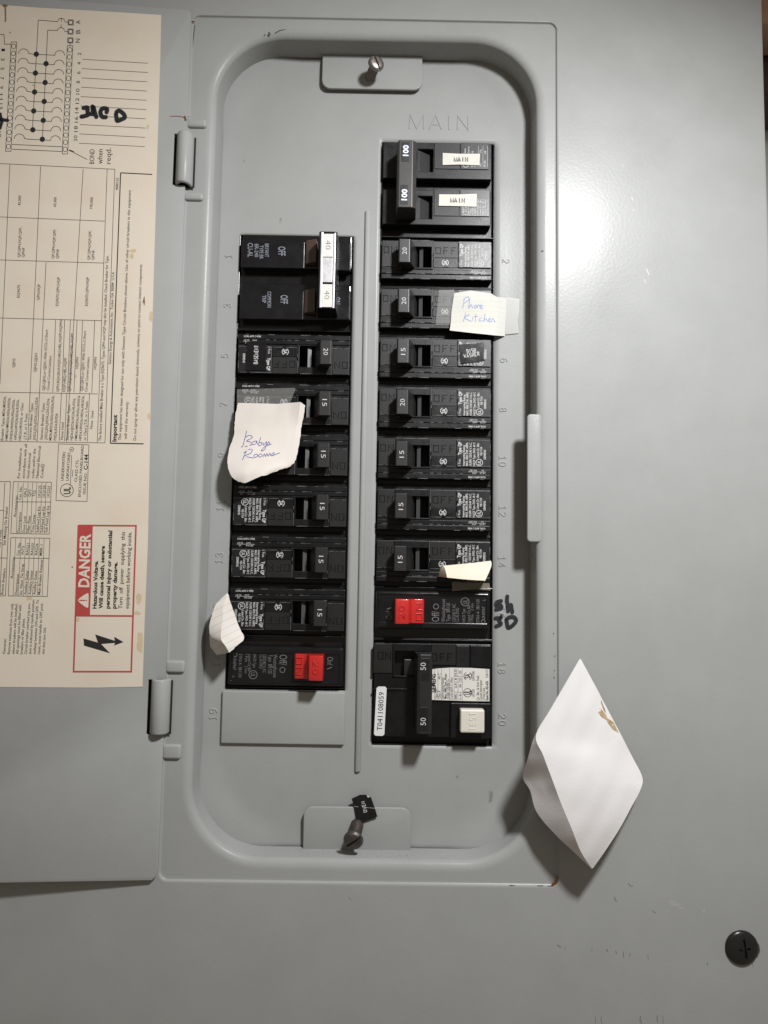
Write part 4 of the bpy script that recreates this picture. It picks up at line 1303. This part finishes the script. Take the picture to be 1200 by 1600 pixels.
# ================================================================ screws
def screw(name, label, base, head, rad, shaft, ang, material):
    """base / head are panel points; slot at ang degrees in the picture plane"""
    bx, by, bw_ = base
    ax = Vector((head[0] - bx, head[1] - by, head[2] - bw_))
    L = ax.length
    ax.normalize()
    t = Vector((math.cos(math.radians(ang)), math.sin(math.radians(ang)), 0))
    t = (t - ax * t.dot(ax)).normalized()
    s_ = ax.cross(t)
    B = Vector(base)
    root = thing(name, label, 'screw', base)
    def P(r, a, h):
        return tuple(B + ax * h + t * (r * math.cos(a)) + s_ * (r * math.sin(a)))
    N = 28
    def lathe(prof, nm, material):
        mb = MB()
        loft(mb, [[P(r, 2 * math.pi * k / N, h) for k in range(N)] for r, h in prof])
        mb.f.append(tuple(range(N)))
        mb.f.append(tuple(range((len(prof) - 1) * N, len(prof) * N)))
        return mb.build(nm, material, root, smooth=40)
    prof = [(shaft, -3)]
    h = 0.0
    while h < L - .4:
        prof += [(shaft, h), (shaft * .88, h + .3)]
        h += .7
    lathe(prof + [(shaft * .9, L)], 'shank', material)
    hh = rad * .55
    prof = [(rad * .93, L - .1), (rad, L + .25)]
    lathe(prof + [(rad, L + hh * .35), (rad * .97, L + hh * .42)], 'head', material)
    # two domed halves leave the slot open between them
    sw = rad * .11
    for sg in (-1, 1):
        mb = MB()
        rings = []
        for q, hz in ((.97, .40), (.95, .6), (.85, .8), (.65, .93), (.35, 1.0), (.14, 1.02)):
            r = rad * q
            a0 = math.asin(min(1, sw / r))
            rings.append([P(r, (a0 + (math.pi - 2 * a0) * k / 16) * sg, L + hh * hz) for k in range(17)])
        loft(mb, rings, closed=False)
        n = 17
        mb.f.append(tuple([k * n for k in range(len(rings))] + [k * n + n - 1 for k in range(len(rings) - 1, -1, -1)]))
        mb.f.append(tuple((len(rings) - 1) * n + k for k in range(n)))
        mb.build('slotted_dome', material, root, smooth=40)
    return root
screw('slotted_screw', 'slotted steel screw standing out of the upper tab', U3(578.5, 120, -13.7), U3(587, 101, -5.0), 4.1, 2.6, 65, 'screw_steel')
screw('slotted_screw', 'dark slotted screw in the lower tab under the oven sticker', U3(557.5, 1290, -13.7), U3(552.5, 1311, -5.0), 4.7, 3.2, -42, 'screw_dark')
# big round cover screw
cs = thing('cover_screw', 'black domed cover screw with cross slot in the lower right corner', 'screw', U3(1162, 1483, 0))
sx, sy = U(1161, 1483, 1.5)
mb = MB()
N, MR = 72, 20
rings = []
for j in range(MR + 1):
    q = 1 - j / MR * .985
    rg = []
    for k in range(N):
        a = 2 * math.pi * k / N
        x, y = 7.6 * q * math.cos(a), 7.6 * q * math.sin(a)
        hz = .1 + 2.6 * math.sqrt(max(0, 1 - (q * .98) ** 2))
        xr = x * math.cos(.12) - y * math.sin(.12) - .4
        yr = x * math.sin(.12) + y * math.cos(.12)
        if abs(xr) < .55 and abs(yr) < 4.2: hz -= 1.1
        elif abs(yr) < .6 and abs(xr) < 2.6: hz -= .9
        rg.append((sx + x, sy + y, hz))
    rings.append(rg)
loft(mb, [[(x, y, -.5) for x, y, c in rings[0]]] + rings)
mb.f.append(tuple(range(len(mb.v) - N, len(mb.v))))
mb.build('domed_head', 'cover_screw_black', cs, smooth=50)
mb = MB()
blob(mb, sx + 6.9, sy + 1.0, 1.4, 3.0, flat(.18), rough=.2)
mb.build('paint_chip', 'wood_dark', cs)

# ================================================================ stickers, notes and papers
def sheet(name, rows, nu, nt, material, label, cat, wob=.25, th=.11, group=None, seed=1, torn=0.0):
    """rows: lists of (px, py, W); columns joined linearly, rows smoothly"""
    rnd = random.Random(seed)
    ph = [rnd.uniform(0, 6) for _ in range(6)]
    P3 = [[U3(*p) for p in r] for r in rows]
    cols = [catmull([r[i] for r in P3], nt) for i in range(len(P3[0]))]
    grid = []
    for k in range(len(cols[0])):
        line = []
        for i in range(len(cols) - 1):
            for q in range(nu):
                t = q / nu
                a, b = cols[i][k], cols[i + 1][k]
                line.append(tuple(a[c] + (b[c] - a[c]) * t for c in range(3)))
        line.append(cols[-1][k])
        grid.append([(x, y, c + wob * (math.sin(x * .21 + ph[0]) * math.sin(y * .17 + ph[1]) + .5 * math.sin(x * .5 + y * .33 + ph[2]))) for x, y, c in line])
    if torn:
        for r_i, r in enumerate(grid):
            for c_i in range(len(r)):
                if c_i in (0, len(r) - 1) or r_i == len(grid) - 1:
                    x, y, c = r[c_i]
                    r[c_i] = (x + rnd.uniform(-torn, torn), y + rnd.uniform(-torn, torn), c)
    mb = MB()
    loft(mb, grid, closed=False)
    c = grid[0][len(grid[0]) // 2]
    o = mb.build(name, material, None, smooth='all', org=c)
    md = o.modifiers.new('thickness', 'SOLIDIFY')
    md.thickness = th / 1000
    md.offset = 0
    es = o.modifiers.new('crisp', 'EDGE_SPLIT')
    es.split_angle = math.radians(28)
    tag(o, label, cat, group)
    def surf(px, py, off=.12):
        # nearest grid cell hit by the pixel ray, for writing that lies on the sheet
        d = ray(px, py)
        Wd = grid[0][0][2]
        for _ in range(8):
            x, y = U(px, py, Wd)
            best = min(((p[0] - x) ** 2 + (p[1] - y) ** 2, p[2]) for r in grid for p in r)
            near = sorted(((p[0] - x) ** 2 + (p[1] - y) ** 2, p[2]) for r in grid for p in r)[:4]
            sw = sum(1 / (q[0] + .05) for q in near)
            Wn = sum(q[1] / (q[0] + .05) for q in near) / sw
            if abs(Wn - Wd) < .01: break
            Wd = Wn
        x, y = U(px, py, Wd + off)
        return (x, y, Wd + off)
    return o, surf
# two MAIN stickers
Zm = mk(590, 205, 6.316)
for poly, t0, t1, lb in ((((643, 214), (800, 222), (1012, 222), (1006, 336), (800, 328), (642, 333)), (755, 278), (890, 278), 'cream MAIN sticker on the upper pole of the main breaker'),
                         (((607, 622), (780, 624), (980, 617), (976, 745), (780, 738), (604, 735)), (720, 680), (858, 684), 'cream MAIN sticker on the lower pole of the main breaker')):
    W = -5.3
    mb = MB()
    plate(mb, [pq(Zm, *p, W + .25) for p in poly], W - .02, .25)
    o = mb.build('word_sticker', 'sticker_cream', None, org=(*pq(Zm, 800, poly[0][1], W), W))
    o.location.y -= DZ / 1000
    tag(o, lb, 'sticker', 'cream word stickers')
    mb = MB()
    stext(mb, 'MAIN', pq(Zm, *t0, W + .32), pq(Zm, *t1, W + .32), 2.3, .5, flat(W + .32))
    mb.build('sticker_word', 'black_ink', o)
def emboss_sticker(name, Zf, poly, W, words, label):
    mb = MB()
    plate(mb, [pq(Zf, *p[:2], W + .3 + (p[2] if len(p) > 2 else 0)) for p in poly], W, .3)
    o = mb.build(name, 'gloss_black', None, org=(*pq(Zf, *poly[0][:2], W), W))
    o.location.y -= DZ / 1000
    tag(o, label, 'sticker')
    mb = MB()
    for s, p0, p1, cap in words:
        stext(mb, s, pq(Zf, *p0, W + .38), pq(Zf, *p1, W + .38), cap, .3, flat(W + .38))
    mb.build('sticker_word', 'white_print', o)
    return o
emboss_sticker('label_tape', mk(580, 440, 4), [(549, 392), (640, 388), (704, 378), (708, 400), (700, 482), (712, 490), (660, 502), (560, 513)], -5.8, [('DISH', (598, 436), (652, 426), 1.9), ('WASHER', (580, 466), (675, 450), 1.9)], 'crumpled black DISH WASHER label tape with white letters')
emboss_sticker('label_tape', mk(320, 340, 4.615), [(302, 892), (442, 890), (440, 1100), (298, 1100)], -5.8, [('BASEMENT', (367, 1055), (372, 922), 1.9)], 'black BASEMENT label tape on the left row')
# bent oven label across the lower tab
Zo = mk(530, 1230, 13.33)
mb = MB()
rows = [[(258, 238, -10.9), (430, 158, -11.1), (560, 155, -11.1), (665, 215, -10.9)], [(310, 400, -10.35), (470, 408, -10.35), (610, 420, -10.35), (745, 440, -10.35)], [(352, 640, -10.2), (450, 660, -10.2), (580, 660, -10.2), (795, 610, -9.6)], [(365, 690, -10.1), (420, 730, -10.0), (500, 725, -10.0), (540, 712, -10.0)]]
P3 = [[U3(*Zo(a, b), c - 3) for a, b, c in r] for r in rows]
top_ = [[(x, y, c + .25) for x, y, c in r] for r in P3]
loft(mb, P3, closed=False); loft(mb, top_, closed=False)
ov = mb.build('label_tape', 'gloss_black', None, org=P3[1][1])
tag(ov, 'black oven label tape bent over the lower screw tab', 'sticker')
mb = MB()
for a, b in ((318, 395), (520, 620), (640, 745)):
    stroke(mb, [Zo(a, 398 + (a - 310) * .09), Zo(b, 402 + (b - 310) * .09)], .8, lambda px, py: U3(px, py, -12.98), taper=True)  # pale strokes paint the fold's highlight along with its wear
mb.add([U3(*Zo(*p), -13.5) for p in ((570, 165), (640, 190), (600, 222))], [(0, 1, 2)])
tag(mb.build('worn_crease_highlight', 'sticker_cream', ov), kind='stuff')
mb = MB()
WO = lambda px, py: U3(px, py, -12.95 if py > 1262 else -12.95 - (1262 - py) * .035)
stext(mb, 'OVEN', Zo(548, 520), Zo(492, 300), 5.0, .9, WO)
mb.build('sticker_word', 'white_print', ov)
# phone / kitchen note
Zp = mk(580, 440, 4)
def zr(Z, rows, dz=0.0): return [[(*Z(a, b), max(c + dz, FL + .5) if dz else c) for a, b, c in r] for r in rows]
note, sf = sheet('paper_note', zr(Zp, [[(520, 72, -5.0), (620, 56, -4.6), (750, 74, -4.4), (782, 95, -5), (850, 100, -11)], [(512, 120, -4.9), (620, 120, -4.2), (720, 122, -4.2), (780, 126, -5), (848, 130, -11.5)], [(502, 190, -4.9), (620, 200, -4.2), (720, 205, -4.2), (780, 210, -5.2), (845, 215, -11.5)], [(497, 260, -4.6), (600, 275, -3.8), (700, 285, -3.8), (775, 292, -5), (840, 295, -11)], [(490, 305, -4.0), (600, 318, -3.2), (700, 328, -3.2), (770, 336, -4.5), (835, 341, -10)]], DZ), 5, 5, 'note_yellow', 'small yellowish note reading Phone Kitchen taped across a breaker', 'note', wob=.08)
mb = MB()
for pl in ([(582, 108), (572, 165)], [(576, 112), (600, 95), (612, 110), (582, 136)], [(616, 108), (610, 166), (624, 144), (634, 166)], [(656, 146), (644, 152), (648, 166), (660, 158), (654, 146)], [(663, 166), (667, 147), (678, 150), (680, 166)], [(681, 158), (694, 152), (686, 146), (680, 160), (690, 168), (700, 162)],
           [(592, 195), (575, 250)], [(616, 206), (584, 226), (625, 248)], [(634, 222), (631, 246)], [(656, 200), (650, 250)], [(640, 220), (668, 216)], [(692, 226), (676, 232), (678, 247), (696, 243)], [(712, 200), (704, 252), (714, 230), (728, 250)], [(734, 242), (746, 234), (737, 230), (733, 244), (742, 252), (750, 246)], [(752, 252), (756, 232), (766, 236), (770, 252), (775, 246)]):
    stroke(mb, [Zp(*p) for p in (catmull(pl, 4) if len(pl) > 2 else pl)], 1.0, lambda a, b: sf(a, b), caps=False)
mb.build('handwriting', 'pale_blue_ink', note)
mb = MB()
plate(mb, [(*Zp(a, b), ) for a, b in ((424, 52), (520, 50), (508, 268), (402, 270))], 0, .06, pm(-13.2))
tp = mb.build('clear_tape', 'clear_tape', note)
mb = MB()
plate(mb, [Zp(a, b) for a, b in ((845, 98), (926, 108), (924, 190), (914, 240), (922, 322), (838, 330))], 0, .06, pm(FL + .7))
mb.build('tape_end', 'cloudy_tape', note)
# babys rooms note, curling away at its foot
Zb = mk(320, 580, 4.615)
note, sf = sheet('paper_note', zr(Zb, [
    [(238, 228, -5.2), (380, 232, -4.9), (520, 236, -4.6), (620, 228, -3.6), (690, 222, -2.0), (722, 246, -3.4)],
    [(224, 300, -5.0), (370, 302, -4.6), (510, 300, -4.4), (610, 298, -3.6), (680, 290, -2.4), (718, 296, -3.8)],
    [(214, 390, -4.6), (360, 392, -4.0), (500, 390, -3.8), (600, 385, -3.2), (670, 380, -3.0), (698, 380, -4.0)],
    [(208, 470, -4.0), (350, 480, -2.6), (490, 480, -2.4), (590, 475, -2.4), (655, 470, -2.8), (690, 470, -3.6)],
    [(176, 560, -2.4), (330, 575, -.4), (470, 575, -.6), (570, 570, -1.6), (640, 562, -2.6), (673, 560, -3.4)],
    [(164, 660, .4), (310, 670, 1.8), (450, 665, 1.0), (550, 655, -.6), (620, 645, -2.2), (655, 640, -3.0)],
    [(186, 750, 2.2), (290, 740, 3.4), (420, 715, 2.4), (520, 695, .6), (590, 690, -1.4), (625, 680, -2.6)],
    [(236, 794, 2.6), (290, 806, 3.4), (405, 757, 3.2), (455, 746, 1.6), (560, 702, -.6), (590, 698, -1.6)]], DZ + 1.5), 5, 5, 'note_cream', 'torn cream note with handwritten Babys Rooms curling off the left row', 'note', wob=.14, torn=.16)
mb = MB()
for pl in ([(302, 430), (288, 490), (274, 540), (262, 545)], [(290, 478), (325, 462), (342, 478), (302, 502), (332, 512), (330, 532), (286, 546)], [(372, 502), (348, 510), (344, 530), (366, 524), (374, 504), (380, 530)], [(404, 476), (388, 530), (404, 536), (412, 516), (394, 516)], [(420, 512), (424, 532), (446, 508), (434, 560), (406, 574), (440, 535)], [(446, 534), (462, 508), (466, 530), (450, 534), (482, 524)],
           [(298, 580), (284, 610), (272, 640)], [(280, 590), (320, 564), (342, 566), (330, 592), (290, 612), (352, 626)], [(374, 596), (354, 606), (362, 622), (382, 610), (374, 596)], [(404, 594), (388, 606), (396, 620), (414, 608), (404, 594)], [(420, 618), (430, 596), (438, 614), (448, 594), (456, 612), (470, 592), (474, 610)], [(478, 606), (498, 586), (496, 606), (482, 610), (510, 600), (542, 588)]):
    stroke(mb, [Zb(*p) for p in catmull(pl, 5)], 1.05, lambda a, b: sf(a, b), caps=False)
mb.build('handwriting', 'blue_ink', note)
mb = MB()
plate(mb, [Zb(a, b) for a, b in ((232, 130), (640, 120), (655, 126), (610, 240), (232, 236))], 0, .05, pm(-13.4))
mb.build('clear_tape', 'clear_tape', note)
# small curled paper under number 14
Zc = mk(580, 680, 4)
note, sf = sheet('curled_paper', zr(Zc, [[(432, 835, -2.2), (452, 816, -1.0), (560, 806, -2.6), (660, 796, -4.2), (748, 785, -5.2)], [(426, 855, -3.6), (462, 838, 1.0), (565, 830, .2), (665, 822, -1.4), (752, 812, -3.4)], [(424, 880, -4.4), (470, 868, 2.8), (570, 868, 2.4), (660, 864, 1.4), (738, 852, -.6)], [(428, 884, -4.6), (474, 890, 3.6), (570, 900, 3.6), (650, 906, 3.0), (712, 909, 2.0)]], DZ), 5, 6, 'note_torn', 'small blank cream paper slip curled outward over a breaker end', 'paper slip', wob=.1)
mb = MB()
plate(mb, [Zc(a, b) for a, b in ((505, 892), (735, 905), (746, 970), (640, 962), (505, 975))], 0, .06, pm(-14.8))
mb.build('tape_strip', 'yellow_tape', note)
# torn lined slip on the left edge
Zt = mk(310, 820, 4.21)
note, sf = sheet('curled_paper', zr(Zt, [[(186, 452, -5.0), (190, 450, -5.0), (196, 456, -5.0)], [(120, 520, -2.0), (165, 535, -.4), (222, 540, -4.6)], [(88, 600, .6), (160, 620, 2.6), (250, 625, -3.6)], [(72, 670, 2.0), (150, 690, 4.6), (278, 692, -2.0)], [(84, 738, 2.6), (150, 755, 5.4), (300, 748, .0)], [(164, 800, 4.0), (180, 800, 5.4), (252, 796, 2.8)], [(196, 838, 4.6), (202, 840, 5.0), (208, 838, 4.8)]], DZ + 2), 5, 5, 'note_lined', 'torn lined paper slip curling outward beside the left row', 'paper slip', wob=.1, torn=.14)
mb = MB()
pts = [(72, 700, 1.0), (84, 738, 2.2), (164, 800, 3.2), (205, 838, 3.8), (170, 850, -2.0), (120, 856, -3.0), (76, 800, -3.0)]
mb.add([U3(*Zt(a, b), c + DZ + 2) for a, b, c in pts], [(0, 1, 6), (1, 2, 5, 6), (2, 3, 4, 5)])
mb.build('back_flap', 'note_lined', note, org=ORG[note.name])
# large folded paper on the right
Zw = mk(660, 980, 3)
rows = [[(738, 150, .8), (740, 149, .8), (742, 150, .7), (744, 152, .6)],
        [(672, 262, 7), (674, 262, 7.2), (745, 270, 3.5), (812, 278, 1.0)],
        [(602, 382, 12), (604, 382, 12.5), (748, 400, 7), (876, 400, 1.6)],
        [(530, 505, 16), (533, 506, 17), (740, 530, 10), (936, 515, 2.4)],
        [(496, 610, 12), (566, 600, 18), (770, 615, 12.5), (990, 620, 3.2)],
        [(470, 700, 5), (600, 690, 18.5), (800, 705, 14), (1030, 702, 5.0)],
        [(505, 765, 8), (626, 760, 19), (820, 775, 14.5), (1022, 760, 7.5)],
        [(535, 865, 10), (660, 850, 18.5), (815, 860, 15.5), (976, 850, 10.5)],
        [(620, 968, 12), (700, 945, 18), (810, 950, 16), (920, 950, 12.5)],
        [(715, 1058, 13), (742, 1050, 16), (800, 1050, 15), (855, 1052, 13.5)],
        [(790, 1129, 12.5), (793, 1130, 13), (796, 1130, 13), (799, 1128, 13)]]
note, sf = sheet('folded_paper', zr(Zw, rows), 8, 5, 'note_white', 'large folded white paper sheet sticking out from the panel cover', 'paper', wob=.28, seed=5)
mb = MB()
for poly in (((838, 340), (856, 385), (862, 405), (850, 392), (836, 352)), ((816, 374), (838, 384), (862, 412), (870, 440), (840, 420), (822, 398)), ((866, 425), (895, 445), (922, 498), (890, 478), (868, 445))):
    mb.add([sf(*Zw(*p), .16) for p in poly], [tuple(range(len(poly)))])
mb.build('glue_stain', 'glue_stain', note)
